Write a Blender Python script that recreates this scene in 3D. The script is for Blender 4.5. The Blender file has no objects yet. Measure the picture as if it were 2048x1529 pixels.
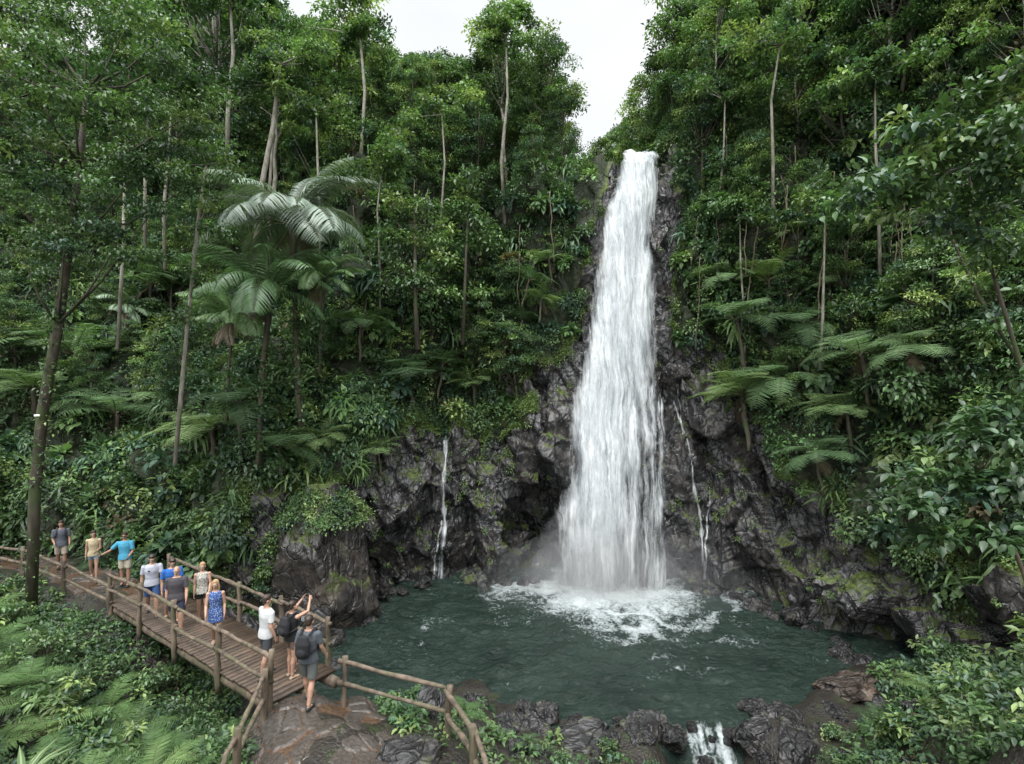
import bpy, math, random
import numpy as np
from mathutils import Vector, Matrix
from mathutils.bvhtree import BVHTree
rng=np.random.default_rng(7); R=random.Random(5)
SC=bpy.context.scene; COL=SC.collection
CZ=8.8
def W(u,v,d):  # surveyed bearing/elevation at a real distance -> world position (metres)
    return Vector(((u-1024)/1024*d, d, CZ-(v-790)/1024*d))
# ---------------------------------------------------------------- noise
def _h(x,y,z,s):
    n=(x*73856093)^(y*19349663)^(z*83492791)^(s*2654435+12345)
    n=((n^(n>>13))*1274126177)&0x7fffffff
    n=n^(n>>16); n=(n*668265263)&0x7fffffff
    return ((n>>8)&0xffff)/65535.0
def vnoise(p,s=0):
    p=np.asarray(p,float); i=np.floor(p).astype(np.int64); f=p-i; f=f*f*(3-2*f)
    r=0
    for a in (0,1):
        for b in (0,1):
            for c in (0,1):
                w=(f[:,0] if a else 1-f[:,0])*(f[:,1] if b else 1-f[:,1])*(f[:,2] if c else 1-f[:,2])
                r=r+w*_h(i[:,0]+a,i[:,1]+b,i[:,2]+c,s)
    return r
def fbm(p,o=4,s=0):
    p=np.asarray(p,float); r=0;a=.5;t=0
    for k in range(o):
        r=r+a*vnoise(p*2**k+k*17.3,s+k); t+=a; a*=.5
    return r/t
def cellfacet(p,s=0,tilt=1.6):
    p=np.asarray(p,float); i=np.floor(p).astype(np.int64)
    best=np.full(len(p),1e9); out=np.zeros(len(p))
    for a in (-1,0,1):
        for b in (-1,0,1):
            for c in (-1,0,1):
                cx,cy,cz=i[:,0]+a,i[:,1]+b,i[:,2]+c
                q=np.stack([cx+_h(cx,cy,cz,s),cy+_h(cx,cy,cz,s+1),cz+_h(cx,cy,cz,s+2)],1)
                e=p-q; d=(e**2).sum(1)
                g=np.stack([_h(cx,cy,cz,s+3)-.5,_h(cx,cy,cz,s+4)-.5,_h(cx,cy,cz,s+5)-.5],1)
                v=_h(cx,cy,cz,s+6)-.5+tilt*(e*g).sum(1)
                m=d<best; best=np.where(m,d,best); out=np.where(m,v,out)
    return out
def nrm(a):
    a=np.asarray(a,float); return a/np.maximum(np.linalg.norm(a,axis=-1,keepdims=True),1e-9)
# ---------------------------------------------------------------- mesh helpers
class MB:
    def __init__(s): s.V=[];s.T=[];s.C=[];s.n=0
    def add(s,V,T,C=(1,1,1)):
        V=np.asarray(V,float).reshape(-1,3); T=np.asarray(T,np.int64).reshape(-1,3)
        C=np.asarray(C,float)
        if C.ndim==1: C=np.tile(C,(len(V),1))
        s.V.append(V); s.T.append(T+s.n); s.C.append(C); s.n+=len(V)
    def mesh(s,name,mat=None,smooth=False,attrs=None):
        V=np.concatenate(s.V);T=np.concatenate(s.T);C=np.concatenate(s.C)
        me=bpy.data.meshes.new(name)
        me.vertices.add(len(V)); me.vertices.foreach_set('co',V.astype(np.float32).ravel())
        me.loops.add(len(T)*3); me.loops.foreach_set('vertex_index',T.astype(np.int32).ravel())
        me.polygons.add(len(T)); me.polygons.foreach_set('loop_start',(np.arange(len(T))*3).astype(np.int32))
        if smooth: me.polygons.foreach_set('use_smooth',np.ones(len(T),bool))
        a=me.color_attributes.new('col','FLOAT_COLOR','POINT')
        a.data.foreach_set('color',np.concatenate([C,np.ones((len(C),1))],1).astype(np.float32).ravel())
        for k,v in (attrs or {}).items():
            b=me.attributes.new(k,'FLOAT','POINT'); b.data.foreach_set('value',np.asarray(v,np.float32).ravel())
        me.update(calc_edges=True)
        if mat: me.materials.append(mat)
        return me
def gridT(n,m):
    i=np.arange(n-1)[:,None]*m+np.arange(m-1)[None]; i=i.ravel()
    return np.concatenate([np.stack([i,i+m,i+m+1],1),np.stack([i,i+m+1,i+1],1)])
def tube(mb,pts,rx,ry=None,xref=(1,0,0),n=10,col=(1,1,1),cap=True,rough=0.0):
    pts=np.asarray([tuple(p) for p in pts],float); k=len(pts)
    rx=np.broadcast_to(np.asarray(rx,float),(k,)); ry=rx if ry is None else np.broadcast_to(np.asarray(ry,float),(k,))
    t=nrm(np.gradient(pts,axis=0)); xr=np.tile(np.asarray(xref,float),(k,1))
    bad=np.abs((t*xr).sum(1))>.95; xr[bad]=(0,1,.1)
    x=nrm(xr-t*(t*xr).sum(1)[:,None]); y=np.cross(t,x)
    a=np.linspace(0,2*np.pi,n,endpoint=False)
    V=pts[:,None]+x[:,None]*(np.cos(a)[None,:,None]*rx[:,None,None])+y[:,None]*(np.sin(a)[None,:,None]*ry[:,None,None])
    if rough:
        q=V.reshape(-1,3); m=(vnoise(q*7,3)-.5)*rough
        V=(q+ (q-np.repeat(pts,n,0))*m[:,None]*2).reshape(k,n,3)
    T=[]
    for i in range(k-1):
        for j in range(n):
            a0=i*n+j;b0=i*n+(j+1)%n; T+=[(a0,b0,b0+n),(a0,b0+n,a0+n)]
    V=V.reshape(-1,3)
    if cap:
        V=np.concatenate([V,pts[:1],pts[-1:]]); c0=k*n;c1=k*n+1
        for j in range(n):
            T+=[(c0,(j+1)%n,j),(c1,(k-1)*n+j,(k-1)*n+(j+1)%n)]
    mb.add(V,T,col)
def sph(mb,c,r,M=None,col=(1,1,1),n=12,m=8):
    th=np.linspace(0,np.pi,m+1)[1:-1]; ph=np.linspace(0,2*np.pi,n,endpoint=False)
    V=[(math.sin(a)*math.cos(b),math.sin(a)*math.sin(b),math.cos(a)) for a in th for b in ph]+[(0,0,1),(0,0,-1)]
    V=np.array(V)*np.broadcast_to(np.asarray(r,float),(3,))
    if M is not None: V=V@np.asarray(M,float).T
    V=V+np.asarray(tuple(c)); T=[]; q=len(th)
    for i in range(q-1):
        for j in range(n):
            a0=i*n+j;b0=i*n+(j+1)%n; T+=[(a0,a0+n,b0+n),(a0,b0+n,b0)]
    for j in range(n):
        T+=[(q*n,j,(j+1)%n),(q*n+1,(q-1)*n+(j+1)%n,(q-1)*n+j)]
    mb.add(V,T,col)
def box(mb,c,s,M=None,col=(1,1,1)):
    V=np.array([(x,y,z) for x in(-.5,.5) for y in(-.5,.5) for z in(-.5,.5)])*np.asarray(s)
    if M is not None: V=V@np.asarray(M).T
    V=V+np.asarray(tuple(c))
    Q=[(0,1,3,2),(4,6,7,5),(0,4,5,1),(2,3,7,6),(0,2,6,4),(1,5,7,3)]
    T=[]
    for a,b,c_,d in Q: T+=[(a,b,c_),(a,c_,d)]
    mb.add(V,T,col)
LS=(np.array([(0,0,0),(-.5,.45,.08),(0,1,-.12),(.5,.45,.08)]),np.array([(0,3,2),(0,2,1)]))
LF=(np.array([(0,0,0),(-.42,.25,.07),(-.45,.55,.05),(0,1,-.22),(.45,.55,.05),(.42,.25,.07),(0,.28,0),(0,.62,-.06)]),
    np.array([(0,6,1),(6,7,2),(6,2,1),(7,3,2),(0,5,6),(5,4,7),(5,7,6),(4,3,7)]))
LN=(np.array([(0,0,0),(-.5,.25,.05),(-.4,.6,-.1),(0,1,-.45),(.4,.6,-.1),(.5,.25,.05)]),np.array([(0,5,1),(5,4,2),(5,2,1),(4,3,2)]))
def _pinna():
    V=[];T=[]
    for i in range(11):
        t=i/11; l=.5*(1-t)**.6*(1 if i else .7)
        for s in(-1,1):
            k=len(V); V+=[(0,t-.01,0),(s*l,t+.06,-.02),(0,t+.082,0)]; T.append((k,k+1,k+2) if s<0 else (k,k+2,k+1))
    return np.array(V),np.array(T)
LP=_pinna()
def scatter(mb,tp,P,D,Nn,L,Wd,C):
    P=np.asarray(P,float); D=nrm(D); Nn=np.asarray(Nn,float); Nn=nrm(Nn-D*(Nn*D).sum(1)[:,None]); S=np.cross(D,Nn)
    tv,tt=tp; n=len(P);k=len(tv)
    L=np.broadcast_to(np.asarray(L,float),(n,)); Wd=np.broadcast_to(np.asarray(Wd,float),(n,))
    V=P[:,None]+S[:,None]*(tv[None,:,0:1]*Wd[:,None,None])+D[:,None]*(tv[None,:,1:2]*L[:,None,None])+Nn[:,None]*(tv[None,:,2:3]*L[:,None,None])
    T=(tt[None]+np.arange(n)[:,None,None]*k).reshape(-1,3)
    C=np.asarray(C,float); C=np.tile(C,(n,1)) if C.ndim==1 else C
    mb.add(V.reshape(-1,3),T,np.repeat(C,k,0))
def leafcloud(mb,cen,rad,n,L,cols,flat=.7,tp=LS,asp=.5,bias=None,fillmin=.55):
    cen=np.asarray(cen,float).reshape(-1,3); k=len(cen)
    rad=np.broadcast_to(np.asarray(rad,float),(k,)); L=np.broadcast_to(np.asarray(L,float),(k,))
    idx=np.repeat(np.arange(k),n); m=len(idx)
    d=nrm(rng.normal(size=(m,3)))
    if bias is not None: d=nrm(d+bias[idx])
    else: d[:,2]=np.where(d[:,2]<-.25,-d[:,2],d[:,2])
    pos=cen[idx]+d*(rad[idx]*(fillmin+(1-fillmin)*rng.random(m)))[:,None]*np.array((1,1,flat))
    D=d*.6+rng.normal(size=(m,3))*.35+np.array((0,0,-.35)); Nn=d*.5+np.array((0,0,.9))+rng.normal(size=(m,3))*.3
    c=cols[idx]*(.6+.8*rng.random((m,1)))
    l=L[idx]*(.7+.6*rng.random(m))
    scatter(mb,tp,pos,D,Nn,l,l*asp,c)
PAL=np.array([(.034,.078,.024),(.056,.120,.032),(.090,.165,.042),(.140,.205,.050),(.038,.088,.050),(.070,.125,.058),(.13,.10,.05)])
def pal(n,w=(3,4,3,1.2,2.5,2,.15)):
    w=np.array(w)/sum(w); return PAL[rng.choice(len(PAL),n,p=w)]*(.7+.6*rng.random((n,1)))
# ---------------------------------------------------------------- node helpers
def nd(nt,t,props=None,**ins):
    n=nt.nodes.new('ShaderNode'+t)
    for k,v in (props or {}).items(): setattr(n,k,v)
    for k,v in ins.items():
        s=n.inputs[int(k[1:]) if (k[0]=='i' and k[1:].isdigit()) else k.replace('_',' ')]
        if isinstance(v,bpy.types.NodeSocket): nt.links.new(v,s)
        else: s.default_value=v
    return n
def ramp(nt,fac,stops):
    n=nd(nt,'ValToRGB',Fac=fac); e=n.color_ramp.elements
    while len(e)<len(stops): e.new(.5)
    for i,(p,c) in enumerate(stops):
        e[i].position=p; e[i].color=(c,c,c,1) if isinstance(c,(int,float)) else (*c,1)
    return n.outputs[0]
def mixc(nt,f,a,b,bt='MIX'):
    n=nt.nodes.new('ShaderNodeMix'); n.data_type='RGBA'; n.blend_type=bt
    for i,v in((0,f),(6,a),(7,b)):
        if isinstance(v,bpy.types.NodeSocket): nt.links.new(v,n.inputs[i])
        else: n.inputs[i].default_value=v if i==0 else (*v,1)
    return n.outputs[2]
def math_(nt,op,a,b=0.0,clamp=False):
    return nd(nt,'Math',{'operation':op,'use_clamp':clamp},i0=a,i1=b).outputs[0]
def mat(name):
    m=bpy.data.materials.new(name); m.use_nodes=True; nt=m.node_tree; nt.nodes.clear()
    return m,nt,nt.nodes.new('ShaderNodeOutputMaterial')
def attr(nt,a,out='Fac'): return nd(nt,'Attribute',{'attribute_name':a}).outputs[out]
def leafmat(name,rough=.45,trans=.3,gain=1.0,spec=.4):
    m,nt,o=mat(name)
    rnd=nd(nt,'ObjectInfo').outputs['Random']
    hsv=nd(nt,'HueSaturation',Color=attr(nt,'col','Color'),Value=nd(nt,'MapRange',i0=rnd,i3=.7*gain,i4=1.35*gain).outputs[0],
           Hue=nd(nt,'MapRange',i0=rnd,i3=.515,i4=.49).outputs[0],Saturation=.86).outputs[0]
    p=nd(nt,'BsdfPrincipled',Base_Color=hsv,Roughness=rough); p.inputs['Specular IOR Level'].default_value=spec
    tc=mixc(nt,1.0,hsv,(1.1,1.25,.6),'MULTIPLY')
    t=nd(nt,'BsdfTranslucent',Color=tc)
    nt.links.new(nd(nt,'MixShader',i0=trans,i1=p.outputs[0],i2=t.outputs[0]).outputs[0],o.inputs[0]); return m
M_leaf=leafmat('leaf_matte',.45,.3,1.15,.4); M_under=leafmat('leaf_undergrowth',.42,.25,1.1,.4); M_near=leafmat('leaf_glossy',.36,.26,1.1,.5); M_fern=leafmat('fern_leaf',.55,.28,1.15,.25)
M_palm=leafmat('palm_frond_leaf',.36,.2,1.6,.7)
def barkmat(name,c1,c2,moss=.35):
    m,nt,o=mat(name); tc=nd(nt,'TexCoord').outputs['Object']
    mp=nd(nt,'Mapping',Vector=tc,Scale=(1,1,.3)).outputs[0]
    n=nd(nt,'TexNoise',Vector=mp,Scale=7.0,Detail=6.0).outputs[0]
    n2=nd(nt,'TexNoise',Vector=tc,Scale=1.7,Detail=4.0).outputs[0]
    c=ramp(nt,n,[(.3,c1),(.7,c2)])
    c=mixc(nt,math_(nt,'MULTIPLY',ramp(nt,n2,[(.48,0),(.62,1)]),moss),c,(.045,.07,.018))
    b=nd(nt,'Bump',Strength=.6,Distance=.03,Height=n).outputs[0]
    nt.links.new(nd(nt,'BsdfPrincipled',Base_Color=c,Roughness=.8,Normal=b).outputs[0],o.inputs[0]); return m
M_bark=barkmat('bark_brown',(.03,.025,.018),(.10,.08,.06),.8); M_pale=barkmat('bark_pale',(.14,.125,.10),(.36,.33,.28),.4)
M_wood=barkmat('weathered_log',(.05,.036,.026),(.19,.145,.105),.35)
def plankmat():
    m,nt,o=mat('plank_wood'); P=nd(nt,'TexCoord').outputs['Object']
    n=nd(nt,'TexNoise',Vector=P,Scale=2.2,Detail=7.0,Roughness=.7).outputs[0]
    c=ramp(nt,n,[(.3,(.45,.45,.45)),(.7,(1.35,1.3,1.2))]); c=mixc(nt,1.0,attr(nt,'col','Color'),c,'MULTIPLY')
    nt.links.new(nd(nt,'BsdfPrincipled',Base_Color=c,Roughness=.55,Normal=nd(nt,'Bump',Strength=.4,Distance=.02,Height=n).outputs[0]).outputs[0],o.inputs[0]); return m
M_plank=plankmat()
def rockmat(name,coord='Position',gain=1.0,mossy=.5,tint=(1,1,1)):
    m,nt,o=mat(name)
    geo=nd(nt,'NewGeometry'); P=geo.outputs['Position'] if coord=='Position' else nd(nt,'TexCoord').outputs['Object']
    n1=nd(nt,'TexNoise',Vector=P,Scale=.9,Detail=8.0,Roughness=.6).outputs[0]
    n2=nd(nt,'TexNoise',Vector=P,Scale=7.0,Detail=8.0,Roughness=.7).outputs[0]
    wp=nd(nt,'VectorMath',i0=nd(nt,'Mapping',Vector=P,Rotation=(.25,.35,0),Scale=(1,1,.55)).outputs[0],i1=nd(nt,'VectorMath',{'operation':'SCALE'},i0=nd(nt,'TexNoise',Vector=P,Scale=1.2,Detail=3.0).outputs['Color'],Scale=.5).outputs[0]).outputs[0]
    v1=nd(nt,'TexVoronoi',{'distance':'MANHATTAN'},Vector=wp,Scale=1.1).outputs['Distance']; v2=nd(nt,'TexVoronoi',{'distance':'MANHATTAN'},Vector=wp,Scale=3.6).outputs['Distance']
    ve=nd(nt,'TexVoronoi',{'feature':'DISTANCE_TO_EDGE'},Vector=wp,Scale=1.5).outputs['Distance']
    g=gain; T=lambda a,b,c:(a*g*tint[0],b*g*tint[1],c*g*tint[2])
    c=ramp(nt,n1,[(.3,T(.010,.0105,.0115)),(.5,T(.026,.025,.0255)),(.62,T(.052,.047,.044)),(.75,T(.095,.088,.082))])
    c=mixc(nt,.5,c,ramp(nt,n2,[(.3,(.35,.35,.36)),(.7,(1.5,1.48,1.45))]),'MULTIPLY')
    up=nd(nt,'SeparateXYZ',Vector=geo.outputs['Normal']).outputs[2]
    vg=attr(nt,'veg')
    mo=math_(nt,'ADD',math_(nt,'MULTIPLY',up,.4),math_(nt,'ADD',math_(nt,'MULTIPLY',vg,.55),math_(nt,'MULTIPLY',n1,.9)))
    mf=ramp(nt,mo,[(.98-.5*mossy,0),(1.10-.5*mossy,1)])
    mc=ramp(nt,n2,[(.35,(.022,.036,.008)),(.6,(.08,.11,.018)),(.8,(.13,.155,.03))])
    mc=mixc(nt,ramp(nt,vg,[(.6,0),(.98,.9)]),mc,(.012,.018,.007))
    c=mixc(nt,mf,c,mc)
    h=math_(nt,'ADD',math_(nt,'MULTIPLY',n2,.12),math_(nt,'ADD',math_(nt,'MULTIPLY',v1,.7),math_(nt,'ADD',math_(nt,'MULTIPLY',v2,.2),math_(nt,'MULTIPLY',ramp(nt,ve,[(0,0),(.04,1)]),.12))))
    b=nd(nt,'Bump',Strength=.9,Distance=.3,Height=h).outputs[0]
    r=math_(nt,'ADD',math_(nt,'MULTIPLY',mf,.5),ramp(nt,n1,[(.35,.12),(.7,.34)]),True)
    nt.links.new(nd(nt,'BsdfPrincipled',Base_Color=c,Roughness=r,Normal=b).outputs[0],o.inputs[0]); return m
M_cliff=rockmat('wet_basalt_cliff','Position',1.25,.60); M_rock=rockmat('wet_boulder','Object',1.35,.22); M_rockm=rockmat('mossy_boulder','Position',1.6,.70,(1.05,.97,.88)); M_slab=rockmat('brown_slab_rock','Object',2.3,.0,(1.15,.92,.75))
def groundmat():
    m,nt,o=mat('forest_soil'); P=nd(nt,'NewGeometry').outputs['Position']
    n=nd(nt,'TexNoise',Vector=P,Scale=2.5,Detail=8.0).outputs[0]; n2=nd(nt,'TexNoise',Vector=P,Scale=14.0,Detail=5.0).outputs[0]
    c=ramp(nt,n,[(.3,(.013,.011,.009)),(.5,(.026,.021,.016)),(.62,(.022,.030,.011)),(.75,(.04,.055,.015))])
    c=mixc(nt,.5,c,ramp(nt,n2,[(.3,.5),(.7,1.5)]),'MULTIPLY')
    b=nd(nt,'Bump',Strength=.8,Distance=.08,Height=n2).outputs[0]
    nt.links.new(nd(nt,'BsdfPrincipled',Base_Color=c,Roughness=.45,Normal=b).outputs[0],o.inputs[0]); return m
M_ground=groundmat()
def pathmat():
    m,nt,o=mat('muddy_stone_path'); P=nd(nt,'NewGeometry').outputs['Position']
    n=nd(nt,'TexNoise',Vector=P,Scale=1.3,Detail=5.0).outputs[0]; n2=nd(nt,'TexNoise',Vector=P,Scale=14.0,Detail=6.0).outputs[0]
    c=mixc(nt,ramp(nt,attr(nt,'slab'),[(.3,0),(.55,1)]),(.085,.053,.034),(.066,.056,.048))
    c=mixc(nt,.6,c,ramp(nt,n2,[(.3,.4),(.7,1.6)]),'MULTIPLY')
    r=ramp(nt,n,[(.42,.12),(.6,.45)])
    b=nd(nt,'Bump',Strength=.6,Distance=.03,Height=n2).outputs[0]
    nt.links.new(nd(nt,'BsdfPrincipled',Base_Color=c,Roughness=r,Normal=b).outputs[0],o.inputs[0]); return m
M_path=pathmat()
def watermat():
    m,nt,o=mat('pool_water'); P=nd(nt,'NewGeometry').outputs['Position']
    n=nd(nt,'TexNoise',Vector=nd(nt,'Mapping',Vector=P,Scale=(1,1.5,1)).outputs[0],Scale=3.0,Detail=7.0,Roughness=.62,Distortion=1.0).outputs[0]
    n3=nd(nt,'TexNoise',Vector=P,Scale=4.5,Detail=7.0,Roughness=.66,Distortion=1.4).outputs[0]
    n4=nd(nt,'TexNoise',Vector=P,Scale=.5,Detail=4.0).outputs[0]
    base=ramp(nt,n4,[(.3,(.008,.017,.013)),(.7,(.020,.036,.028))])
    b=nd(nt,'Bump',Strength=1.0,Distance=.15,Height=n).outputs[0]
    w=nd(nt,'BsdfPrincipled',Base_Color=base,Roughness=.07,IOR=1.34,Normal=b)
    f=math_(nt,'ADD',attr(nt,'foam'),math_(nt,'MULTIPLY',math_(nt,'SUBTRACT',n3,.5),1.5)); f=ramp(nt,f,[(.38,0),(.7,.6),(1.0,1)])
    foam=nd(nt,'BsdfPrincipled',Base_Color=(.52,.57,.58,1),Roughness=.6,Normal=nd(nt,'Bump',Strength=.8,Distance=.12,Height=n3).outputs[0])
    nt.links.new(nd(nt,'MixShader',i0=f,i1=w.outputs[0],i2=foam.outputs[0]).outputs[0],o.inputs[0]); return m
M_water=watermat()
def fallmat(name,sx=3.2,sy=.28,lo=.36,hi=.62,seed=0.0):
    m,nt,o=mat(name); uv=nd(nt,'CombineXYZ',i0=attr(nt,'fu'),i1=attr(nt,'fv'),i2=seed).outputs[0]
    wob=nd(nt,'TexNoise',Vector=uv,Scale=.6,Detail=3.0).outputs['Color']
    uv2=nd(nt,'VectorMath',i0=uv,i1=nd(nt,'VectorMath',{'operation':'SCALE'},i0=wob,Scale=.5).outputs[0]).outputs[0]
    n=nd(nt,'TexNoise',Vector=nd(nt,'Mapping',Vector=uv2,Scale=(sx,sy,1)).outputs[0],Scale=1.5,Detail=8.0,Roughness=.6).outputs[0]
    n2=nd(nt,'TexNoise',Vector=nd(nt,'Mapping',Vector=uv2,Scale=(1.3,.38,1)).outputs[0],Scale=1.0,Detail=7.0,Roughness=.6).outputs[0]
    n5=nd(nt,'TexNoise',Vector=nd(nt,'Mapping',Vector=uv2,Scale=(8,1.1,1)).outputs[0],Scale=2.0,Detail=4.0,Roughness=.6).outputs[0]
    s=math_(nt,'ADD',math_(nt,'MULTIPLY',n,.42),math_(nt,'ADD',math_(nt,'MULTIPLY',n2,.42),math_(nt,'MULTIPLY',n5,.16)))
    a=math_(nt,'ADD',s,math_(nt,'SUBTRACT',attr(nt,'dens'),.5))
    al=ramp(nt,a,[(lo,0),(hi,1)])
    c=ramp(nt,s,[(.38,(.36,.40,.43)),(.46,(.56,.60,.62)),(.52,(.70,.73,.745)),(.60,(.84,.86,.87))])
    b=nd(nt,'Bump',Strength=.35,Distance=.15,Height=s).outputs[0]
    p=nd(nt,'BsdfPrincipled',Base_Color=c,Roughness=.7,Normal=b)
    t=nd(nt,'BsdfTranslucent',Color=c)
    mx=nd(nt,'MixShader',i0=.3,i1=p.outputs[0],i2=t.outputs[0]).outputs[0]
    tr=nd(nt,'BsdfTransparent').outputs[0]
    nt.links.new(nd(nt,'MixShader',i0=al,i1=tr,i2=mx).outputs[0],o.inputs[0]); return m
# ---------------------------------------------------------------- object helpers
def obj(name,me,parent=None,kind=None,label=None,cat=None,group=None):
    o=bpy.data.objects.new(name,me); COL.objects.link(o)
    if parent is not None: o.parent=parent
    if kind: o['kind']=kind
    if label: o['label']=label
    if cat: o['category']=cat
    if group: o['group']=group
    return o
def thing(name,label,cat,parts,loc=(0,0,0),rot=(0,0,0),sc=1.0,group=None):
    e=obj(name,None,None,None,label,cat,group); e.location=loc; e.rotation_euler=rot
    e.scale=(sc,sc,sc) if not hasattr(sc,'__len__') else sc
    for pn,me in parts: obj(pn,me,e)
    return e
# ---------------------------------------------------------------- terrain
CT=np.array([(3,20,-1.6),(3,16,-1.2),(8,18,-1.5),(-2,20,-1.6),(-4,19,-1.4),(9,20,-1.6),(6,22,-1.6),(0,23,-1.6),(-5,21,-1.5),(4.5,15,-.9),(0,17,-1),(8,16,-.6),
(5.2,14,-.9),(1,13.7,-.05),(2.8,14.2,-.3),(-1.1,15,0),(-2.2,16.5,-.3),(-5.5,17,-.5),(-4,14.6,-.4),(-5.5,14,-.4),(-2.4,12.6,.9),(-1.4,12.6,.9),(0,12.3,.45),(1.5,12,.4),(3,12.6,.35),
(5,13.2,-1.3),(5,12.2,-1.7),(5,10.8,-1.6),(5,8,.6),(6.8,13,.4),(8.5,13.5,.3),(9.6,14.5,.2),(11.4,14,.8),(9.5,11,1.8),(9,9,2.8),(8,7,4),(11,9,4),(6.9,9.5,1.3),(0,10,1.5),(-.8,10.8,1.7),(2,9.5,1.2),(0,8,2.4),(3,8,2),
(-4.3,10.6,2.42),(-3.4,9.5,2.4),(-2.6,8,2.5),(-1.5,9.5,2.2),(-2.2,10.5,2.1),(-3.4,11.2,2.1),(-3.6,12.2,.8),(-1.8,6,3.6),(0,3,5.2),(0,0,7),(0,-5,7.2),(-6,3,5.2),(6,3,5.5),(-12,0,7),(12,0,7.5),
(0,-30,8),(-30,-30,8),(30,-30,8),(-40,5,6),(40,5,8),(-5.5,9.3,2.1),(-6,8,2.3),(-8,7.5,2.5),(-7.5,9.5,1.3),(-9.5,10.5,1.2),(-12,12,1.7),(-12,9,2.2),(-15,13.5,2.0),(-18,15,2.3),(-10,8,2.4),
(-7,11.3,.8),(-6.3,12.6,.3),(-8,13.0,.7),(-9.3,12.9,.9),(-6.8,15.5,-.3),(-7.5,16.5,-.1),(-11.3,15.6,1.9),(-11.8,16.2,2.4),(-13,16.8,2.42),(-15,17.8,2.45),(-18,19,2.55),(-24,19,2.8),(-10,17,1.2),(-9,17.3,.4),(-13.6,15.6,1.9),
(-12,24,1),(-3,28,-3),(8,28,-3),(14,22,-3),(18,14,-1),(-20,26,1),(0,45,-3),(40,40,-3),(-40,40,-1),(0,300,-3),(300,0,0),(-300,0,0),(0,-300,8)],float)
def th(x,y,detail=True):
    x=np.atleast_1d(np.asarray(x,float)); y=np.atleast_1d(np.asarray(y,float)); num=0;den=0
    for cx,cy,cz in CT:
        w=1/((x-cx)**2+(y-cy)**2+.12)**1.9; num=num+w*cz; den=den+w
    z=num/den
    if detail:
        p=np.stack([x,y,0*x],1); far=np.clip(np.hypot(x,y-10)/60,0,1)
        z=z+(fbm(p*.9,4,5)-.5)*.5*(1-far)
    return z
gx=np.sinh(np.linspace(-4.2,4.2,420))*9.0; gy=np.sinh(np.linspace(-4.0,4.0,380))*9.0+12
X,Y=np.meshgrid(gx,gy,indexing='ij'); Z=th(X.ravel(),Y.ravel())
mb=MB(); mb.add(np.stack([X.ravel(),Y.ravel(),Z],1),gridT(420,380))
obj('ground',mb.mesh('ground',M_ground,True),kind='structure')
# ---------------------------------------------------------------- cliff
PL=[(0,1.0),(.3,2.5),(1,4),(2.2,6),(4,8.5),(6,11),(8.5,14),(12,18),(16,22.5),(22,28),(30,35),(45,46),(80,60)]
PB=[(-.1,-1.5),(0,0),(.1,1.6),(.5,3.3),(1.5,4.9),(3.6,6.3),(5.5,9),(8,14),(11,19),(16,25),(24,31),(40,40),(80,55)]
PM=[(0,-1.5),(0,0),(.1,2),(.4,4.5),(.9,6.7),(2.3,8.0),(3,11),(3.6,15),(4.6,19),(6.5,22),(11,25),(25,31),(70,42)]
PC=[(0,-1.5),(2.8,0),(3.0,3.2),(-.4,4.6),(.0,7.6),(1.2,9.3),(2,12),(2.6,16),(3.0,20),(5,21.6),(10,23),(25,27),(70,34)]
PD=[(0,-1.5),(1.4,0),(1.5,3.0),(.0,5),(.3,7.6),(1.2,9.3),(2,12),(2.6,16),(3.0,20),(5,21.6),(10,23),(25,27),(70,34)]
PF=[(0,-1.5),(.3,0),(.5,3),(.8,6),(1.2,9),(1.6,12),(2,15),(2.4,18),(2.9,20.8),(4,21.1),(12,21.5),(30,22.5),(70,26)]
PR=[(0,-1.5),(0,0),(.2,3),(.6,6),(1,9),(1.6,12),(2.2,15),(2.8,19),(4.0,22),(7.5,26),(12,32),(24,43),(70,62)]
PS=[(-.2,-1.5),(0,0),(.5,2),(1.2,4.5),(2,7),(3,10),(4.2,13.5),(5.8,18),(8,23),(11,29),(16,36),(30,48),(70,65)]
PN=[(-.3,-.5),(0,2),(.5,4),(1.2,6),(2.2,8.5),(3.5,11.5),(5,15),(7,19),(9.5,24),(13,30),(18,37),(30,48),(70,65)]
ND=[(-40,14,120,PL,0),(-28,17,110,PL,0),(-21,19.3,100,PL,0),(-17,20.6,95,PL,0),(-13.5,19.6,92,PL,.5),(-10.8,18.6,95,PL,2),(-8.6,18.6,100,PB,3.6),(-7.2,20.3,115,PB,4.2),(-6.5,22.6,110,PM,5.6),(-4,24,95,PM,6.6),
(-.8,24.8,90,PM,6.8),(.8,24.7,90,PC,8.4),(1.6,24.7,90,PC,9.5),(3.0,24.6,90,PD,11),(4.4,24.6,90,PF,12),(5.6,24.6,90,PF,12),(8.1,24.5,82,PF,12),(8.9,24.2,66,PR,10.5),(10,23.2,55,PR,8),(11.2,21,45,PS,5.4),(12,18.6,30,PS,4.2),(12.8,16,15,PS,3.2),(13.8,12.5,8,PN,3.0),(14.5,9,0,PN,3.2),(16,4,-10,PN,0),(19,-6,-20,PN,0),(26,-20,-30,PN,0)]
xy=np.array([(a[0],a[1]) for a in ND],float); seg=np.r_[0,np.cumsum(np.linalg.norm(np.diff(xy,axis=0),axis=1))]
NS=1000
sw=np.interp(np.linspace(0,1,NS),[0,.07,.93,1],[0,seg[2],seg[-4],seg[-1]])
def sm(a,k=9):
    ker=np.hanning(k+2)[1:-1]; ker/=ker.sum(); p=np.pad(a,k//2,mode='edge'); return np.convolve(p,ker,'valid')
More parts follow.
